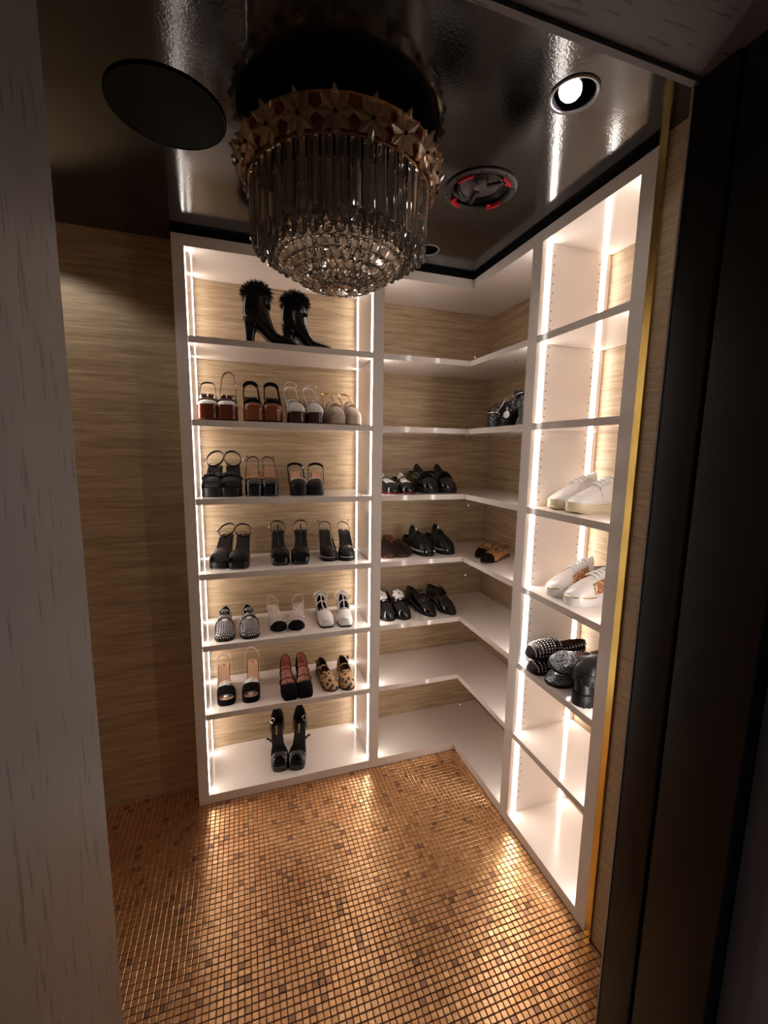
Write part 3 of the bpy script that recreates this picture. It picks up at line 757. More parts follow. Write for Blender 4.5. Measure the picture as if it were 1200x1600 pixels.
def black_clog(loc, rz, side):
    S = Shoe('platform_clog', 'black strapped clog with chestnut lacquered toe and platform', 'chestnut platform clogs', loc, rz, side, L=.225, w=.0415, hh=.12, ph=.052, toe='wide', spring=.010)
    platform_base(S, ORBR, BINS)
    S.vamp(ORBR, .74, .030, name='toe_piece', lining=DLIN)
    S.over(BLEATH, .66, .66, .046, .030, 'vamp_band', .004)
    S.rim(GOLD, .052, .0009, .55, 1.055, 'gold_welt')
    S.sling(BSUEDE, .56, .02, .070, .017, name='heel_strap', wide=1.05, th=.005)
    dots([S.P(t, sg * 1.05, .006) for t in (.52, .60) for sg in (-1, 1)], .0028, 'studs_row', GOLD, S.e)
    S.buckle(GOLD, S.P(.3, 1.08 * -side, .055), .011)
pair(black_clog, [(-1.004, .022, 0), (-.9145, .022, 0)], SHZ[1], near=('beside the brown platforms', 'beside the white slingbacks'))
def white_platform(loc, rz, side):
    S = Shoe('platform_shoe', 'white slingback platform shoe with dark brown platform and dark vamp piping', 'white slingbacks on dark brown platforms', loc, rz, side, L=.225, w=.0395, hh=.12, ph=.043, toe='wide', spring=.008)
    platform_base(S, DBRN, CREAM)
    S.vamp(WLEA, .56, .058, name='vamp', lining=CREAM)
    pts = [S.surf(.83, a / 10, .050) + Vector((0, .001, .0015)) for a in range(-8, 9)]
    MB().tube(pts, .0012, 5, False, 1).build('toe_seam', DBRN, S.e)
    for sg in (-1, 1):
        MB().tube([S.surf(.66, sg * q, .060) + Vector((0, .002, .0012)) for q in (.12, .25, .4, .5)], .0011, 5).build('vamp_piping', DBRN, S.e)
    MB().tube([S.surf(.74, q / 10, .057) + Vector((0, .002, .0012 + .002 * (q % 2))) for q in range(-4, 5)], .0011, 5).build('vamp_piping', DBRN, S.e)
    S.sling(WLEA, .5, .02, .060, .009, skew=.002 * side); S.over(WLEA, .22, .22, .082 if side > 0 else .07, .010, 'instep_strap', hl=.055)
    S.buckle(GOLD, S.P(.25, -1.05, .07), .009)
pair(white_platform, [(-.823, .022, 1), (-.729, .022, 3)], SHZ[1], near=('beside the clogs', 'beside the cream loafers'))
def cream_platform(loc, rz, side):
    S = Shoe('platform_loafer', 'cream suede platform loafer with gold horsebit and metallic heel strap', 'cream platform loafers', loc, rz, side, L=.225, w=.038, hh=.105, ph=.036, toe='wide', spring=.006)
    S.sole(CREAM, 'platform', 1.05); S.heel(CREAM, .27, .85); S.insole(NUDE)
    S.sole(mat('pale_tan_sole', (.5, .28, .2), .5), 'outsole', 1.06, hi=lambda t: S.zb(t) + .004)
    S.vamp(CREAM, .50, .062, name='vamp', lining=NUDE, p=2.0)
    S.over(CREAM, .72, .72, .058, .014, 'saddle', .003)
    MB().tube([S.surf(.73, q / 10, .060) + Vector((0, .006, .002)) for q in range(-4, 5)], .0018, 5).build('horsebit', GOLD, S.e)
    for sg in (-1, 1): S.buckle(GOLD, S.surf(.73, sg * .5, .058) + Vector((0, .006, .002)), .010, 'horsebit_ring', (0, 1, .4))
    S.sling(GOLDL, .42, .03, .056, .009)
pair(cream_platform, [(-.643, .022, 3), (-.556, .022, 4)], SHZ[1], near=('beside the white slingbacks', 'against the side panel'))

# ---- third shelf
def knot_sandal(loc, rz, side):
    S = Shoe('platform_sandal', 'black satin platform sandal with knotted vamp and high ankle strap', 'knotted satin platform sandals', loc, rz, side, L=.215, w=.0455, hh=.125, ph=.040, toe='wide')
    S.sole(BSATIN, 'platform', 1.03); S.heel(BSATIN, .25, .72); S.insole(BINS, .88)
    S.vamp(BSATIN, .60, .050, t1=.93, name='vamp', lining=BINS, end=.018, k=1.06)
    mb = MB()
    for k in range(-3, 4): mb.ball(S.surf(.66, k * .22, .052) + Vector((0, 0, .002)), (.013, .013, .009), 10, 6)
    mb.ball(S.surf(.68, -.35 * side, .055), (.017, .014, .013), 10, 6); mb.build('knot', BSATIN, S.e, 70)
    S.ankle(BSATIN, .036, .0095, tilt=-.75, ry=.044, rx=.037, roll=-.12 * side); S.over(BSATIN, .24, .20, .020, .006, 'instep_strap', hl=.004); S.buckle(SILVER, S.P(.20, side, .03) + Vector((side * .014, 0, 0)), .013)
    MB().box(-.006, .006, -.014, .014, 0, .0012, Matrix.Translation(S.P(.17, 0, .003)) @ Euler((-.2, 0, 0)).to_matrix().to_4x4()).build('insole_label', GOLD, S.e)
pair(knot_sandal, [(-1.186, .060, -6), (-1.095, .060, 0)], SHZ[2], near=('against the side panel', 'beside gold-chain slingback'))
def chain_pump(loc, rz, side):
    S = Shoe('platform_pump', 'black patent square-toe platform slingback with gold chain and peach insole', 'gold-chain platform slingbacks', loc, rz, side, L=.215, w=.0395, hh=.122, ph=.048, toe='square')
    S.sole(PATENT, 'platform', 1.04); S.heel(PATENT, .24, .78); S.insole(PEACH, .95)
    S.vamp(PATENT, .70, .034, name='vamp', lining=PEACH, p=2.0, q=.7)
    for sg in (-1, 1):
        MB().ribbon([S.P(.16, sg, .003), S.P(.35, sg * 1.0, .012), S.P(.52, sg * 1.0, .020), S.P(.72, sg * .98, .018)], .016, .002, (0, .3, 1)).build('side_wall', PATENT, S.e)
    mb = MB()
    for k in range(-5, 6): mb.ball(S.surf(.72, k * .11, .035) + Vector((0, .001, .003)), (.0035, .003, .0024), 6, 4)
    mb.build('chain', GOLD, S.e, 60)
    for sg in (-1, 1): S.buckle(GOLD, S.surf(.72, sg * .66, .037) + Vector((0, .002, .003)), .012, 'chain_ring', (0, .7, .7))
    S.sling(BLEATH, .34, .010, .048, .006, skew=.003 * side); MB().ribbon([S.P(.05, side, .045), S.P(.03, side * 1.6, .050)], .005, .002, (0, 0, 1)).build('strap_tail', BLEATH, S.e)
pair(chain_pump, [(-1.011, .060, -2), (-.929, .060, 1)], SHZ[2], near=('beside knotted sandal', 'beside pearl slingback'))
def pearl_pump(loc, rz, side):
    S = Shoe('platform_slingback', 'black satin platform slingback with pearl row and peach insole', 'pearl-trimmed platform slingbacks', loc, rz, side, L=.215, w=.0395, hh=.098, ph=.034, toe='wide')
    S.sole(BSATIN, 'platform', 1.02); S.heel(BSATIN, .26, .85); S.insole(PEACH, .92)
    S.vamp(BSATIN, .68, .040, name='vamp', lining=DLIN, q=.5)
    dots([S.surf(.70 + .035 * (1 - abs(k) / 5), k * .115, .042) + Vector((0, .002, .002)) for k in range(-5, 6)], .0038, 'pearl_row', PEARL, S.e, 8)
    S.sling(BSUEDE, .62, .008, .040, .012, wide=1.3, th=.003); S.buckle(SILVER, S.P(.3, -side * 1.35, .04), .010)
pair(pearl_pump, [(-.815, .060, -3), (-.728, .060, -7)], SHZ[2], near=('beside gold-chain slingback', 'with bare shelf beside it'))

# ---- fourth shelf
def peep_sandal(loc, rz, side):
    S = Shoe('platform_sandal', 'black satin peep-toe platform sandal with silver welt and crossed ankle strap', 'silver-welt peep-toe sandals', loc, rz, side, L=.215, w=.0435, hh=.118, ph=.032, toe='wide')
    S.sole(BSATIN, 'platform', 1.03); S.heel(BSATIN, .23, .62); S.insole(BINS, .9); S.rim(SILVER, .0035, .0012, .42, 1.04, 'silver_welt')
    S.vamp(BSATIN, .62, .044, t1=.92, name='vamp', lining=BINS, end=.020, k=1.05)
    S.ankle(BSATIN, .026, .0085, tilt=-.6, ry=.040, rx=.037, roll=-.15 * side); S.over(BSATIN, .26, .22, .030, .006, 'instep_strap', hl=.01)
    S.buckle(SILVER, S.P(.18, side, .026) + Vector((side * .013, 0, 0)), .012); S.buckle(SILVER, S.P(.10, 0, .004), .008, 'insole_mark', (0, .2, 1)); MB().box(-.004, .004, -.013, .013, 0, .001, Matrix.Translation(S.P(.20, 0, .004)) @ Euler((-.25, 0, 0)).to_matrix().to_4x4()).build('insole_label', GOLD, S.e)
pair(peep_sandal, [(-1.173, .068, -14), (-1.077, .038, -6)], SHZ[3], near=('against the side panel', 'facing straight out'))
def tstrap_sandal(loc, rz, side):
    S = Shoe('platform_sandal', 'black patent open-toe platform sandal with broad toe band and thin T-strap', 'T-strap platform sandals', loc, rz, side, L=.215, w=.0425, hh=.125, ph=.034, toe='square')
    S.sole(PATENT, 'platform', 1.03); S.heel(BLEATH, .22, .62); S.insole(BINS, .9)
    S.vamp(BSATIN, .66, .040, t1=.92, name='toe_band', lining=BINS, end=.026, k=1.05)
    MB().ribbon([S.P(.66, 0, .040), S.P(.5, 0, .030), S.P(.34, 0, .030), S.P(.24, 0, .046)], .006, .0018, (1, 0, 0)).build('centre_strap', PATENT, S.e)
    S.ankle(PATENT, .020, .0065, tc=.16, tilt=-.65, ry=.042, rx=.037, roll=.12 * side); S.buckle(SILVER, S.P(.18, side, .026) + Vector((side * .013, 0, 0)), .010)
    S.over(PATENT, .27, .27, .036, .006, 'instep_strap'); S.text('CC', SILVER, .13, .014)
pair(tstrap_sandal, [(-.905, .062, -4), (-.799, .056, -3.5)], SHZ[3], near=('beside peep-toe sandal', 'beside closed slingback'))
def closed_sling(loc, rz, side):
    S = Shoe('platform_slingback', 'black closed-toe slingback platform with thin silver line around the toe', 'silver-line closed slingbacks', loc, rz, side, L=.215, w=.0405, hh=.115, ph=.024, toe='round')
    S.sole(BSATIN, 'platform', 1.03); S.heel(BSATIN, .23, .66); S.insole(BINS, .9); S.rim(SILVER, .020, .0013, .5, 1.05, 'silver_line')
    S.vamp(BSATIN, .66, .040, name='vamp', lining=BINS)
    MB().ribbon([S.P(.70, -side * .95, .02), S.P(.58, -side, .022), S.P(.48, -side, .032)], .014, .002, (0, .3, 1)).build('side_wing', BSATIN, S.e)
    S.sling(BSATIN, .5, .012, .042, .0055, skew=.004 * side); MB().ribbon([S.P(.08, side, .042), S.P(.03, side * 1.9, .056)], .005, .002, (0, 0, 1)).build('strap_tail', BSATIN, S.e)
    MB().box(-.004, .004, -.014, .014, 0, .0012, Matrix.Translation(S.P(.14, 0, .004)) @ Euler((-.2, 0, 0)).to_matrix().to_4x4()).build('insole_label', SILVER, S.e)
pair(closed_sling, [(-.671, .080, -4), (-.575, .063, -3.5)], SHZ[3], near=('beside T-strap sandal', 'against the side panel'))

# ---- fifth shelf
def woven_loafer(loc, rz, side):
    S = Shoe('woven_loafer', 'black and white woven loafer with a band over the vamp', 'woven loafers', loc, rz, side, L=.255, w=.043, hh=.024, ph=.014, toe='wide')
    S.sole(BSOLE, 'sole', 1.02); S.heel(BSOLE, .25, .95); S.insole(BINS)
    S.full(WOVEN, .46, .062, .036, .050, .60, lining=BINS)
    S.over(WOVEN, .60, .60, .062, .020, 'saddle_band', .003, 1.06); S.over(BLEATH, .655, .655, .060, .003, 'band_edge', .003, 1.07)
    MB().ball(S.surf(.44, 0, .070), (.022, .012, .010), 12, 6).build('tongue', WOVEN, S.e)
    MB().ball(S.surf(.68, 0, .056), (.014, .014, .004), 12, 6).build('vamp_plate', WLEA, S.e)
pair(woven_loafer, [(-1.157, .029, -2), (-1.031, .026, 4.5)], SHZ[4], near=('against the side panel', 'beside capped slingback'))
def cap_sling(loc, rz, side):
    S = Shoe('capped_slingback', 'pale strappy slingback with black fabric toe cap and pearly crystal straps', 'black-capped pale slingbacks', loc, rz, side, L=.235, w=.039, hh=.058, ph=.008, toe='round')
    S.sole(SILL, 'sole', 1.02); S.heel(SILL, .2, .75); S.insole(SILL, .95)
    S.upper(BSUEDE, .80, 1, lambda t: .040 * max(1 - ((t - .60) / .40) ** 2.4, 0) ** .62, name='toe_cap', k=1.03)
    S.vamp(CLEAR, .58, .046, t1=.82, name='vamp', lining=SILL, q=.55)
    mb = MB()
    for k in range(-3, 4): mb.ribbon([S.surf(t, k * .25, .050) for t in (.50, .6, .7, .8)], .006, .0022, (1, 0, .2))
    mb.build('strap_fringe', CLEAR, S.e, 50)
    dots([S.surf(.52 + .05 * j, k * .24 + .1 * (j % 2), .053) for j in range(6) for k in range(-3, 4)], .0024, 'bead_rows', PEARL, S.e)
    MB().ribbon([S.P(.46, -side, .004), S.P(.36, 0, .026), S.P(.22, side, .032)], .005, .002, (0, 1, 0)).build('cross_strap', SILL, S.e)
    S.sling(SILL, .42, .008, .046, .005, skew=-.008 * side)
pair(cap_sling, [(-.913, .048, 4), (-.827, .038, -7)], SHZ[4], near=('beside woven loafer', 'beside white mary jane'))
def stud_maryjane(loc, rz, side):
    S = Shoe('mary_jane', 'white square-toe mary jane with eyelet-studded straps', 'white studded-strap mary janes', loc, rz, side, L=.245, w=.0395, hh=.040, ph=.008, toe='square')
    S.sole(BSOLE, 'sole', 1.02); S.heel(WPAT, .22, .88); S.insole(BINS, .93)
    S.full(WPAT, .60, .050, .024, .044, .66, lining=BINS, edge=WPAT)
    for t, h in ((.36, .052), (.17, .064)):
        S.over(WPAT, t, t, h, .017, 'strap', .0025, 1.12)
        mb = MB()
        for k in range(1, 8):
            a = PI * k / 8
            for d in (-.0042, .0042):
                mb.ball(Vector((S.cx(t) - math.cos(a) * S.hw(t) * 1.15, S.y(t) + d, S.zf(t) + h * math.sin(a) ** .8 + .001)), .0021, 6, 4)
        mb.build('eyelet_rows', PINM, S.e, 60)
    MB().ribbon([S.P(.62, 0, .050), S.P(.5, 0, .044), S.P(.36, 0, .050), S.P(.2, 0, .060)], .005, .002, (1, 0, 0)).build('centre_strap', WPAT, S.e)
    S.sling(WPAT, .30, .030, .060, .014, wide=1.25, th=.003, name='ankle_strap'); S.buckle(SILVER, S.P(.25, side * 1.3, .05), .015)
    MB().ball(S.surf(.90, 0, .030), (.020, .018, .006), 12, 6).build('toe_cap', WPAT, S.e)
pair(stud_maryjane, [(-.691, .050, -3), (-.590, .034, -5)], SHZ[4], near=('beside capped slingback', 'against the side panel'))

# ---- sixth shelf
def tux_sling(loc, rz, side):
    S = Shoe('peep_toe_slingback', 'black velvet peep-toe platform slingback with white collar and nude straps', 'white-collared peep-toe slingbacks', loc, rz, side, L=.215, w=.0395, hh=.105, ph=.026, toe='wide')
    S.sole(BSUEDE, 'platform', 1.03); S.heel(BSATIN, .22, .7); S.insole(NUDE, .93)
    S.vamp(BSUEDE, .66, .046, t1=.935, name='vamp', lining=BINS, end=.020, k=1.05)
    mb = MB()
    for sg in (-1, 1):
        mb.add([S.surf(.66, sg * .95, .048) + Vector((0, .002, .002)), S.surf(.64, sg * .5, .050) + Vector((0, 0, .003)), S.surf(.63, 0, .049) + Vector((0, -.004, .003)), S.surf(.76, 0, .046) + Vector((0, .004, .005)), S.surf(.70, sg * .6, .049) + Vector((0, .003, .004))], [(0, 1, 2, 3, 4)] if sg > 0 else [(4, 3, 2, 1, 0)])
    mb.build('collar', WLEA, S.e, 0, solid=.0015)
    MB().ball(S.P(.90, 0, .010), (.013, .012, .007), 10, 6).build('tissue', WBLK, S.e)
    S.sling(mat('pale_nude_strap', (.78, .58, .45), .4), .56, .006, .045 if side > 0 else .066, .008, wide=1.22, skew=-.012 if side < 0 else 0)
    S.buckle(GOLD, S.P(.26, side * 1.25, .035), .009); MB().box(-.0022, .0022, -.007, .007, 0, .0008, Matrix.Translation(S.P(.15, 0, .003)) @ Euler((-.2, 0, 0)).to_matrix().to_4x4()).build('insole_label', BINS, S.e)
pair(tux_sling, [(-1.158, .052, 2), (-1.039, .045, -2)], SHZ[5], near=('against the side panel', 'strap standing up'))
def pink_maryjane(loc, rz, side):
    S = Shoe('mary_jane', 'black suede mary jane with two thin straps and pink lining', 'pink-lined suede mary janes', loc, rz, side, L=.245, w=.042, hh=.055, ph=.010, toe='square')
    S.sole(BSUEDE, 'sole', 1.02); S.heel(BSUEDE, .22, .8); S.insole(PINK, .97)
    S.full(BSUEDE, .73, .040, .022, .056, .70, lining=PINK, soft=.07, edge=BSUEDE)
    for t, h in ((.34, .036), (.53, .034)):
        S.over(BSUEDE, t, t + .015 * side, h, .0075, 'strap', .002, 1.06); S.buckle(SILVER, S.P(t, side * 1.12, .014), .013, nrm=(1, 0, .4))
    MB().tube([S.P(.70, -side * .1, .03), S.P(.55, side * .2, .022), S.P(.42, 0, .028)], .0008, 4).build('elastic_loop', BSUEDE, S.e)
pair(pink_maryjane, [(-.873, .012, -1), (-.790, .012, 1)], SHZ[5], near=('beside peep-toe slingback', 'beside leopard flat'))
def leo_flat(loc, rz, side):
    S = Shoe('mary_jane_flat', 'leopard-print calf-hair mary jane flat with buckled strap', 'leopard mary jane flats', loc, rz, side, L=.240, w=.0415, hh=.014, ph=.009, toe='round')
    S.sole(DLIN, 'sole', 1.0); S.insole(BRLEA, .95)
    S.full(LEO, .58, .048, .030, .052, .66, lining=BRLEA, soft=.08, edge=BRLEA)
    S.over(LEO, .40, .34, .052, .014, 'strap', .0025, 1.08); S.buckle(SILVER, S.surf(.40, side * .55, .050) + Vector((0, 0, .006)), .013, nrm=(.3, .3, 1))
    if side > 0: MB().ball(S.P(.60, 0, .020), (.024, .018, .014), 12, 7).build('tissue', WBLK, S.e)
    MB().ribbon([S.P(.10, side, .05), S.P(.22, side * 1.1, .060), S.P(.34, side * .7, .058)], .016, .003, (0, .3, 1)).build('quarter_flap', BRLEA, S.e)
pair(leo_flat, [(-.669, .026, 4), (-.579, .014, -1)], SHZ[5], near=('tissue inside', 'against the side panel'))

# ---- bottom shelf
def dorsay(loc, rz, side):
    S = Shoe('dorsay_pump', 'black open-sided platform pump with patent toe cap', 'patent-toe open-sided pumps', loc, rz, side, L=.225, w=.0435, hh=.122, ph=.030, toe='wide')
    S.sole(PATENT, 'platform', 1.02); S.heel(BSATIN, .22, .7); S.insole(BINS, .93)
    S.vamp(BSUEDE, .62, .050, t1=.86, name='vamp', lining=BINS)
    S.upper(PATENT, .80, 1, lambda t: .052 * max(1 - ((t - .62) / .38) ** 2.4, 0) ** .62, name='toe_cap', k=1.025)
    c = math.cos(.5 * PI / 2) ** .72
    S.upper(BSATIN, 0, .30, lambda t: interp([(0, .082), (.08, .068), (.18, .046), (.30, .012)], t) / c, lambda t: .22 + .4 * sm(t / .2), name='heel_counter', lining=BINS, k=1.28)
    S.text('CHANEL', GOLD, .27, .012)
    S.buckle(SILVER, S.P(.20, side * .8, .030) + Vector((0, .004, .012)), .020, nrm=(side, .8, .8)); MB().ribbon([S.P(.44, side, .004), S.P(.42, side * 1.35, .012), S.P(.40, side * 1.8, .010)], .012, .003, (0, .2, 1)).build('strap_tail', BSATIN, S.e)
pair(dorsay, [(-.925, .056, -3), (-.836, .040, -10)], TK, near=('gold lettering beside a big ring', 'turned slightly outward'))

# ---- corner unit
def bw_loafer(loc, rz, side):
    S = Shoe('two_tone_loafer', 'black and white patent penny loafer with a dark red sole', 'two-tone patent loafers', loc, rz, side, L=.255, w=.044, hh=.020, ph=.010, toe='round')
    S.sole(REDS, 'sole', 1.0); S.heel(BSOLE, .25, .95); S.insole(BINS)
    S.full(PATENT, .44, .060, .040, .052, .60, lining=BINS)
    S.upper(WLEA, .58, .80, lambda t: .062 * max(1 - ((t - .44) / .56) ** 2.4, 0) ** .6, lambda t: 0, name='vamp_plate', k=.80, ex=(.85, .5))
    S.over(PATENT, .56, .56, .064, .020, 'saddle_band', .0035, 1.03); MB().box(-.012, .012, -.004, .004, 0, .002, Matrix.Translation(S.P(.57, 0, .067)) @ Euler((-.4, 0, 0)).to_matrix().to_4x4()).build('gold_plate', GOLD, S.e)
    S.tongue(WLEA, .38, .56, .082, .064, .66)
pair(bw_loafer, [(-.362, .050, 3), (-.265, .050, 2)], SHZ[2], near=('against the panel', 'beside fringed shoe'))
def kiltie(loc, rz, side):
    S = Shoe('buckle_shoe', 'chunky black leather shoe with fringed flap and gold side buckle', 'black fringed buckle shoes', loc, rz, side, L=.26, w=.047, hh=.034, ph=.026, toe='wide')
    S.sole(BSOLE, 'sole', 1.05); S.heel(BSOLE, .27, .97); S.insole(BINS)
    S.full(PATENT, .44, .070, .058, .070, .55, lining=BINS)
    S.over(BLEATH, .60, .60, .076, .05, 'flap', .004, 1.02)
    mb = MB()
    for k in range(-5, 6): mb.ribbon([S.surf(.64, k * .13, .076), S.surf(.72, k * .13, .070), S.surf(.775, k * .13, .066)], .0075, .002, (1, 0, 0))
    mb.build('fringe', BLEATH, S.e, 50)
    S.tongue(BLEATH, .34, .60, .112, .076, .78)
    S.over(BLEATH, .50, .50, .080, .016, 'strap', .004, 1.04); S.buckle(GOLD, S.surf(.53, .62 * side, .082) + Vector((side * .004, .004, .004)), .024, nrm=(side, .5, .4))
pair(kiltie, [(-.155, .055, 4), (-.040, .055, 5)], SHZ[2], near=('gold buckle showing', 'at the corner end'))
def fur_slipper(loc, rz, side):
    S = Shoe('fur_slipper', 'brown fur-fronted slipper with gold trim and tan lining', 'brown fur slippers', loc, rz, side, L=.25, w=.044, hh=.018, ph=.012, toe='wide')
    S.sole(BRLEA, 'sole', 1.03); S.insole(TAN, .94)
    S.full(BRLEA, .46, .058, .040, .056, .62, lining=TAN)
    pts = [S.surf(.62, q / 10, .062) + Vector((0, 0, .002)) for q in range(-9, 10)]
    MB().tube(pts, .0018, 5, False, 1).build('gold_trim', GOLD, S.e)
    rng = random.Random(5 + side); mb = MB()
    for _ in range(1300):
        t = rng.uniform(.63, .99); a = rng.uniform(-1, 1); h = .060 * max(1 - ((t - .46) / .54) ** 2.4, 0) ** .6
        p = S.surf(t, a, h); d = Vector((a * .5 + rng.gauss(0, .2), .75, .10 - .5 * abs(a) + rng.gauss(0, .15))).normalized(); w = Vector((.0013, 0, .0004))
        L = rng.uniform(.012, .024); q = p + d * L * .6 + Vector((0, 0, .003)); r = q + (d + Vector((0, 0, -.6))) * L * .5
        r.z = max(r.z, .001); mb.add([p - w, p + w, q + w * .7, q - w * .7, r], [(0, 1, 2, 3), (3, 2, 4)])
    mb.build('fur_front', FURBR, S.e, 0)
pair(fur_slipper, [(-.372, .062, 3), (-.288, .060, 6)], SHZ[3], near=('against the panel', 'beside studded clog'))
def stud_clog(loc, rz, side):
    S = Shoe('studded_clog', 'black leather clog with silver studs and turn-lock flap', 'studded black clogs', loc, rz, side, L=.255, w=.047, hh=.036, ph=.020, toe='round')
    S.sole(BSOLE, 'sole', 1.03); S.heel(BSOLE, .26, .95); S.insole(BINS)
    S.full(BLEATH, .42, .078, .030, .034, .60, lining=BINS, q=.55)
    pts = []
    for sg in (-1, 1):
        for k in range(11):
            t = .52 + .046 * k; pts.append(Vector((S.cx(t) + sg * S.hw(t) * 1.04, S.y(t) + (t - .5) * .008, S.zf(t) + .005)))
    dots(pts, .0044, 'stud_row', SILVER, S.e, 7)
    S.over(BLEATH, .50, .50, .084, .020, 'flap_band', .004, 1.02)
    S.tongue(BLEATH, .33, .54, .106, .084, .72)
    mb = MB(); mb.ball(S.P(.50, 0, .092), (.013, .005, .006), 10, 6); mb.ball(S.P(.48, 0, .098), (.006, .005, .006), 8, 5); mb.build('turn_lock', SILVER, S.e)
pair(stud_clog, [(-.165, .045, 8), (-.030, .055, 9)], SHZ[3], near=('beside fur slipper', 'at the shelf corner'))
def rose_loafer(loc, rz, side):
    S = Shoe('rosette_loafer', 'black patent loafer with a white fabric rosette on the vamp', 'white-rosette patent loafers', loc, rz, side, L=.255, w=.043, hh=.028, ph=.014, toe='round')
    S.sole(BSOLE, 'sole', 1.04); S.heel(BSOLE, .25, .95); S.insole(PEACH)
    S.full(PATENT, .44, .062, .044, .060, .60, lining=CREAM)
    S.over(PATENT, .60, .60, .066, .018, 'saddle_band', .003, 1.04)
    c = S.P(.54, 0, .080); T = Matrix.Translation(c) @ Euler((-.75, 0, 0)).to_matrix().to_4x4()
    for ring, (r, n, ps) in enumerate(((.022, 7, .014), (.013, 6, .011), (.005, 4, .008))):
        for k in range(n):
            a = 2 * PI * k / n + ring * .5
            MB().ball((0, 0, 0), (ps, ps * .8, .0035), 10, 5).build('rosette_petal', WLEA, S.e, 60, T @ Matrix.Translation((r * math.cos(a), r * math.sin(a), .003 * ring)) @ Matrix.Rotation(a, 4, 'Z') @ Matrix.Rotation(.5, 4, 'Y'))
    MB().ball(c + Vector((0, .006, .008)), .0045, 8, 5).build('rosette_centre', BSUEDE, S.e)
pair(rose_loafer, [(-.372, .040, 4), (-.275, .036, 5)], SHZ[4], near=('against the panel', 'beside oxford'))
def oxford(loc, rz, side):
    S = Shoe('oxford_shoe', 'black polished lace-up oxford with small silver studs', 'studded black oxfords', loc, rz, side, L=.265, w=.043, hh=.028, ph=.013, toe='almond')
    S.sole(BSOLE, 'sole', 1.05); S.heel(BSOLE, .25, .97); S.insole(DLIN)
    S.full(PATENT, .36, .082, .062, .066, .52, lining=DLIN, p=1.35, q=.8)
    for sg in (-1, 1):
        MB().ribbon([S.surf(t, sg * .22, .088 * (1 - ((t - .36) / .64) ** 1.35) ** .8) + Vector((0, 0, .001)) for t in (.42, .48, .54, .6)], .012, .003, (1, 0, 0)).build('facing', BLEATH, S.e)
    for k in range(4):
        t = .39 + .055 * k; h = .092 * (1 - ((t - .36) / .64) ** 1.35) ** .8 if t > .36 else .092
        MB().tube([S.surf(t, q, h) + Vector((0, 0, .003)) for q in (-.24, -.1, 0, .1, .24)], .0016, 5).build('lace', (SILVER if side > 0 else BSOLE), S.e)
    dots([S.surf(t, a, .084 * max(1 - ((t - .36) / .64) ** 1.35, 0) ** .8) for t, a in ((.66, -.35), (.66, 0), (.66, .35), (.62, -.5), (.62, .5), (.70, .18), (.70, -.18))], .0022, 'stud_set', SILVER, S.e)
    MB().tube([S.surf(.76, q / 10, .084 * (1 - (.40 / .64) ** 1.35) ** .8) + Vector((0, 0, .0008)) for q in range(-9, 10)], .0009, 4, False, 1).build('toe_seam', BLEATH, S.e)
pair(oxford, [(-.138, .033, 9), (-.012, .030, 9)], SHZ[4], near=('with pale laces, beside rosette loafer', 'at the shelf corner'))
def gold_sling(loc, rz, side):
    S = Shoe('pointed_slingback', 'gold leather pointed slingback with black toe cap', 'gold and black pointed slingbacks', loc, rz, side, L=.245, w=.038, hh=.018, ph=.006, toe='almond')
    S.sole(BRLEA, 'sole', 1.0); S.heel(BRLEA, .22, .9); S.insole(NUDE, .94)
    S.vamp(GOLDL, .60, .042, t1=.84, name='vamp', lining=NUDE)
    S.upper(BSUEDE, .80, 1, lambda t: .044 * max(1 - ((t - .60) / .40) ** 2.4, 0) ** .62, name='toe_cap', k=1.03)
    for sg in (-1, 1): MB().ribbon([S.P(.64, sg * .97, .018), S.P(.5, sg, .020), S.P(.38, sg, .022)], .026, .002, (0, .2, 1)).build('quarter', GOLDL, S.e)
    S.sling(GOLDL, .40, .024, .046, .006); S.buckle(GOLD, S.P(.2, 1.05, .045), .009)
gold_sling((.058, -.045, SHZ[3]), math.radians(127), 1); LAST[0]['label'] += ', deeper in the corner'; gold_sling((.035, -.150, SHZ[3]), math.radians(120), -1); LAST[0]['label'] += ', nearer the shelf edge'
def glit_shoe(loc, rz, side):
    S = Shoe('glitter_platform', 'black glitter platform shoe with peach lining and a round pearl charm' if side > 0 else 'plain black platform shoe pushed behind the black glitter one', None, loc, rz, side, L=.25, w=.048, hh=.082, ph=.062, toe='wide')
    gm = BGLIT if side > 0 else BSUEDE
    S.sole(gm, 'platform', 1.04); S.heel(gm, .3, .96); S.insole(PEACH, .94)
    S.full(gm, .66, .045, .034, .060, .66, lining=PEACH, soft=.08, edge=gm)
    S.over(gm, .40, .40, .075, .020, 'strap', .003, 1.04)
    if side > 0:
        S.rim(SILVER, .060, .0013, .2, 1.05, 'silver_line')
        c = Vector((-S.w * 1.10, S.y(.46), .046)); 
        MB().ball(c, (.004, .017, .015), 14, 8).build('pearl_charm', PEARL, S.e)
        for d in (-.005, .005): MB().tube([c + Vector((0, d, .014)), c + Vector((.001, d * .7, .030))], .0014, 5, False, 1).build('charm_link', SILVER, S.e)
        c2 = Vector((-S.w * 1.10, S.y(.66), .050)); S.buckle(SILVER, c2, .014, 'charm_ring', (-1, 0, 0)); MB().ribbon([c2 + Vector((0, .008, -.003)), c2 + Vector((0, .022, -.012))], .006, .002, (0, .5, 1)).build('charm_tag', SILVER, S.e)
glit_shoe((.030, -.168, SHZ[1]), math.radians(12), 1)
glit_shoe((.095, -.060, SHZ[1]), math.radians(22), -1)

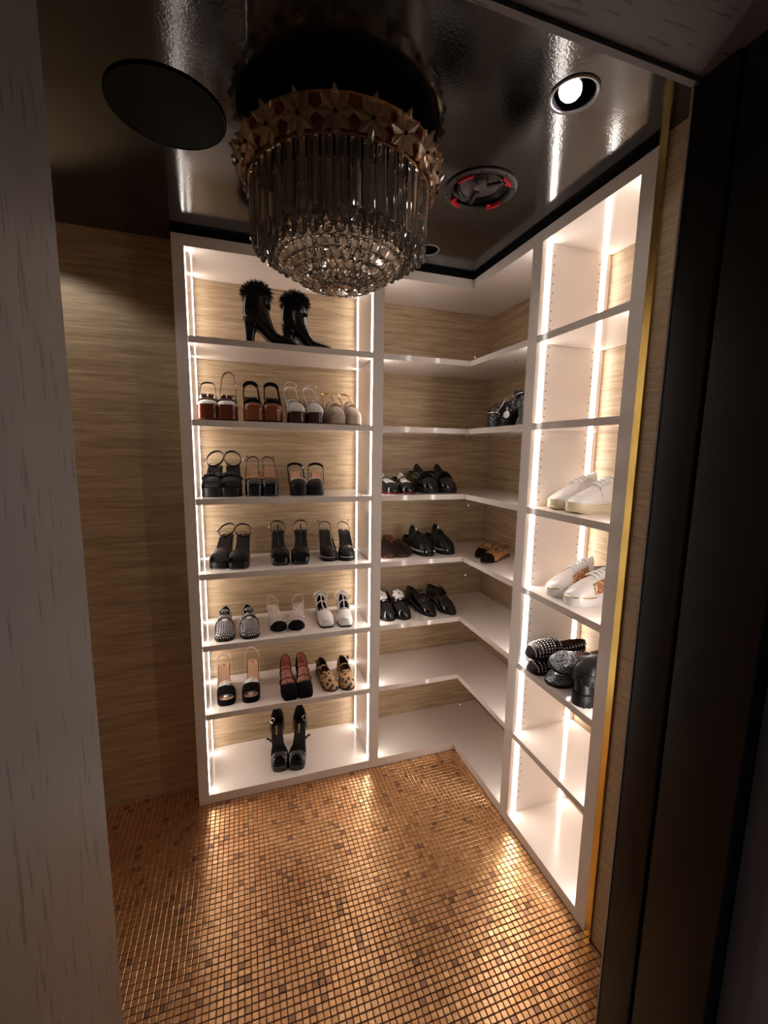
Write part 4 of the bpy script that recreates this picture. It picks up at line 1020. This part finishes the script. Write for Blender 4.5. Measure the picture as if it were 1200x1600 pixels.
# ---- narrow unit by the brass strip
def sneaker(loc, rz, side, kind):
    lab = ('off-white sneaker with a crystal chain across the laces and cream sole', 'crystal-chain sneakers') if kind == 0 else ('white lace-up sneaker with rose-gold glitter side panel', 'rose-gold glitter sneakers')
    S = Shoe('sneaker', lab[0], lab[1], loc, rz, side, L=.275, w=.046, hh=.036, ph=.030, toe='round', spring=.006 if kind == 0 else .0)
    up = WLEA; S.sole(CREAML if kind == 0 else WPAT, 'sole', 1.06, top=.004); S.insole(CREAM)
    S.full(up, .40, .088, .055, .062, .55, lining=CREAM, p=1.3, q=.78)
    hh = lambda t: .088 * max(1 - ((t - .40) / .60) ** 1.3, 0) ** .78
    S.tongue(up, .30, .56, .108, .078, .60)
    for k in range(5):
        t = .42 + .055 * k
        for sg in (-1, 1):
            MB().ribbon([S.surf(t + .012 * sg * q, q * .42, hh(t) + .006) + Vector((0, 0, .0045)) for q in (-1, -.5, 0, .5, 1)], .0062, .0032, (0, 1, -.5)).build('lace', WBLK, S.e)
    S.upper(WPAT, .86, 1, lambda t: hh(t) * 1.0, name='toe_cap', k=1.02)
    if kind == 0:
        dots([S.surf(.64, q / 12, hh(.64)) + Vector((0, 0, .003)) for q in range(-11, 12)], .0032, 'crystal_chain', SILVER, S.e, 6)
        S.rim(CREAML, .012, .0022, .3, 1.065, 'foxing_line')
    else:
        for sg in (-1, 1):
            mb = MB(); mb.rings([[S.surf(t, sg * q, hh(t) + .0005) + Vector((sg * .0012, 0, .001)) for q in (.42, .55, .68, .80, .9)] for t in (.42, .50, .58, .66, .72)], False)
            mb.build('glitter_panel', RGLIT, S.e, 60, solid=.001)
        S.rim(mat('champagne_foil', (.80, .66, .45), .2, .9), .034, .0028, .70, 1.03, 'foil_edge')
sneaker((.055, -.552, SHZ3[2]), math.radians(84), 1, 0); LAST[0]['label'] += ', against the divider'; sneaker((.050, -.668, SHZ3[2]), math.radians(84), -1, 0); LAST[0]['label'] += ', partly behind the stile'
sneaker((.035, -.598, SHZ3[3]), math.radians(86), 1, 1); LAST[0]['label'] += ', toward the divider'; sneaker((.030, -.718, SHZ3[3]), math.radians(88), -1, 1); LAST[0]['label'] += ', partly behind the stile'
def studded(loc, rz, side, rot=None, lab=''):
    S = Shoe('studded_loafer', lab, None, loc, rz, side, L=.245, w=.043, hh=.020, ph=.012, toe='wide', rot=rot)
    S.sole(BSOLE, 'sole', 1.02); S.heel(BSOLE, .25, .95); S.insole(DLIN)
    S.full(BLEATH, .50, .056, .040, .050, .62, lining=DLIN)
    pts = []
    for i in range(19):
        t = .04 + .053 * i
        for j in range(-6, 7):
            a = j / 6.4
            if t < .50 and abs(a) < .64: continue
            h = .057 * max(1 - (max(t - .5, 0) / .5) ** 2.4, 0) ** .6 if t >= .5 else .060
            if t < .5: h = interp([(0, .09), (.1, .09), (.35, .072), (.5, .07)], t)
            if h > .008: pts.append(S.surf(t, a, h))
    dots(pts, .0034, 'stud_field', SILVER, S.e, 6)['kind'] = 'stuff'
    S.over(BLEATH, .56, .56, .062, .014, 'saddle_band', .003, 1.03)
Z5 = SHZ3[4]
studded((.004, -.565, Z5), math.radians(88), 1, lab='black loafer dotted with silver studs, lower of its stacked pair')
studded((-.006, -.570, Z5 + .062), 0, -1, (math.radians(4), 0, math.radians(84)), lab='black loafer dotted with silver studs, lying on top of its twin')
def glit_flat(loc, rz, side, rot=None, lab=''):
    S = Shoe('glitter_flat', lab, None, loc, rz, side, L=.24, w=.044, hh=.014, ph=.009, toe='round', rot=rot)
    S.sole(BSOLE, 'sole', 1.02); S.heel(BSOLE, .24, .95); S.insole(NUDE, .95)
    S.full(SGLIT, .64, .044, .030, .048, .68, lining=NUDE, soft=.09, edge=SGLIT)
    MB().ribbon([S.P(.70, 0, .042), S.P(.56, 0, .040), S.P(.40, 0, .050)], .008, .002, (1, 0, 0)).build('centre_strap', SGLIT, S.e)
    S.over(SGLIT, .40, .40, .052, .009, 'strap', .002, 1.03); S.buckle(PINM, S.surf(.40, .7, .05), .010)
glit_flat((.010, -.662, Z5), math.radians(90), 1, lab='silver-blue glitter mary jane flat, lower of its stacked pair')
glit_flat((.000, -.690, Z5 + .078), 0, -1, (math.radians(3), math.radians(-24), math.radians(84)), lab='silver-blue glitter mary jane flat, lying on top of its twin')
def lug(loc, rz, side, rot=None, lab=''):
    S = Shoe('lug_sole_loafer', lab, None, loc, rz, side, L=.25, w=.046, hh=.042, ph=.036, toe='wide', rot=rot)
    S.sole(BSOLE, 'sole', 1.05); S.insole(BINS)
    mb = MB()
    for k in range(14):
        t = .06 + .068 * k
        for sg in (-1, 1): mb.box(S.cx(t) + sg * S.hw(t) * 1.04 - .003, S.cx(t) + sg * S.hw(t) * 1.04 + .003, S.y(t) - .004, S.y(t) + .004, S.zb(t), .018)
    mb.build('lug_tread', BSOLE, S.e, None)
    S.full(BLEATH, .48, .062, .044, .056, .60, lining=BINS); S.over(BLEATH, .58, .58, .068, .022, 'saddle_band', .004, 1.04)
    S.buckle(SILVER, S.surf(.58, .5, .068), .014, nrm=(.4, .3, 1))
lug((.262, -.820, Z5), math.radians(-94), 1, lab='black lug-soled loafer with heel to the front, under its twin')
lug((.022, -.815, Z5 + .080), 0, -1, (math.radians(8), math.radians(2), math.radians(96)), lab='black lug-soled loafer lying on top of its twin, toe to the front')
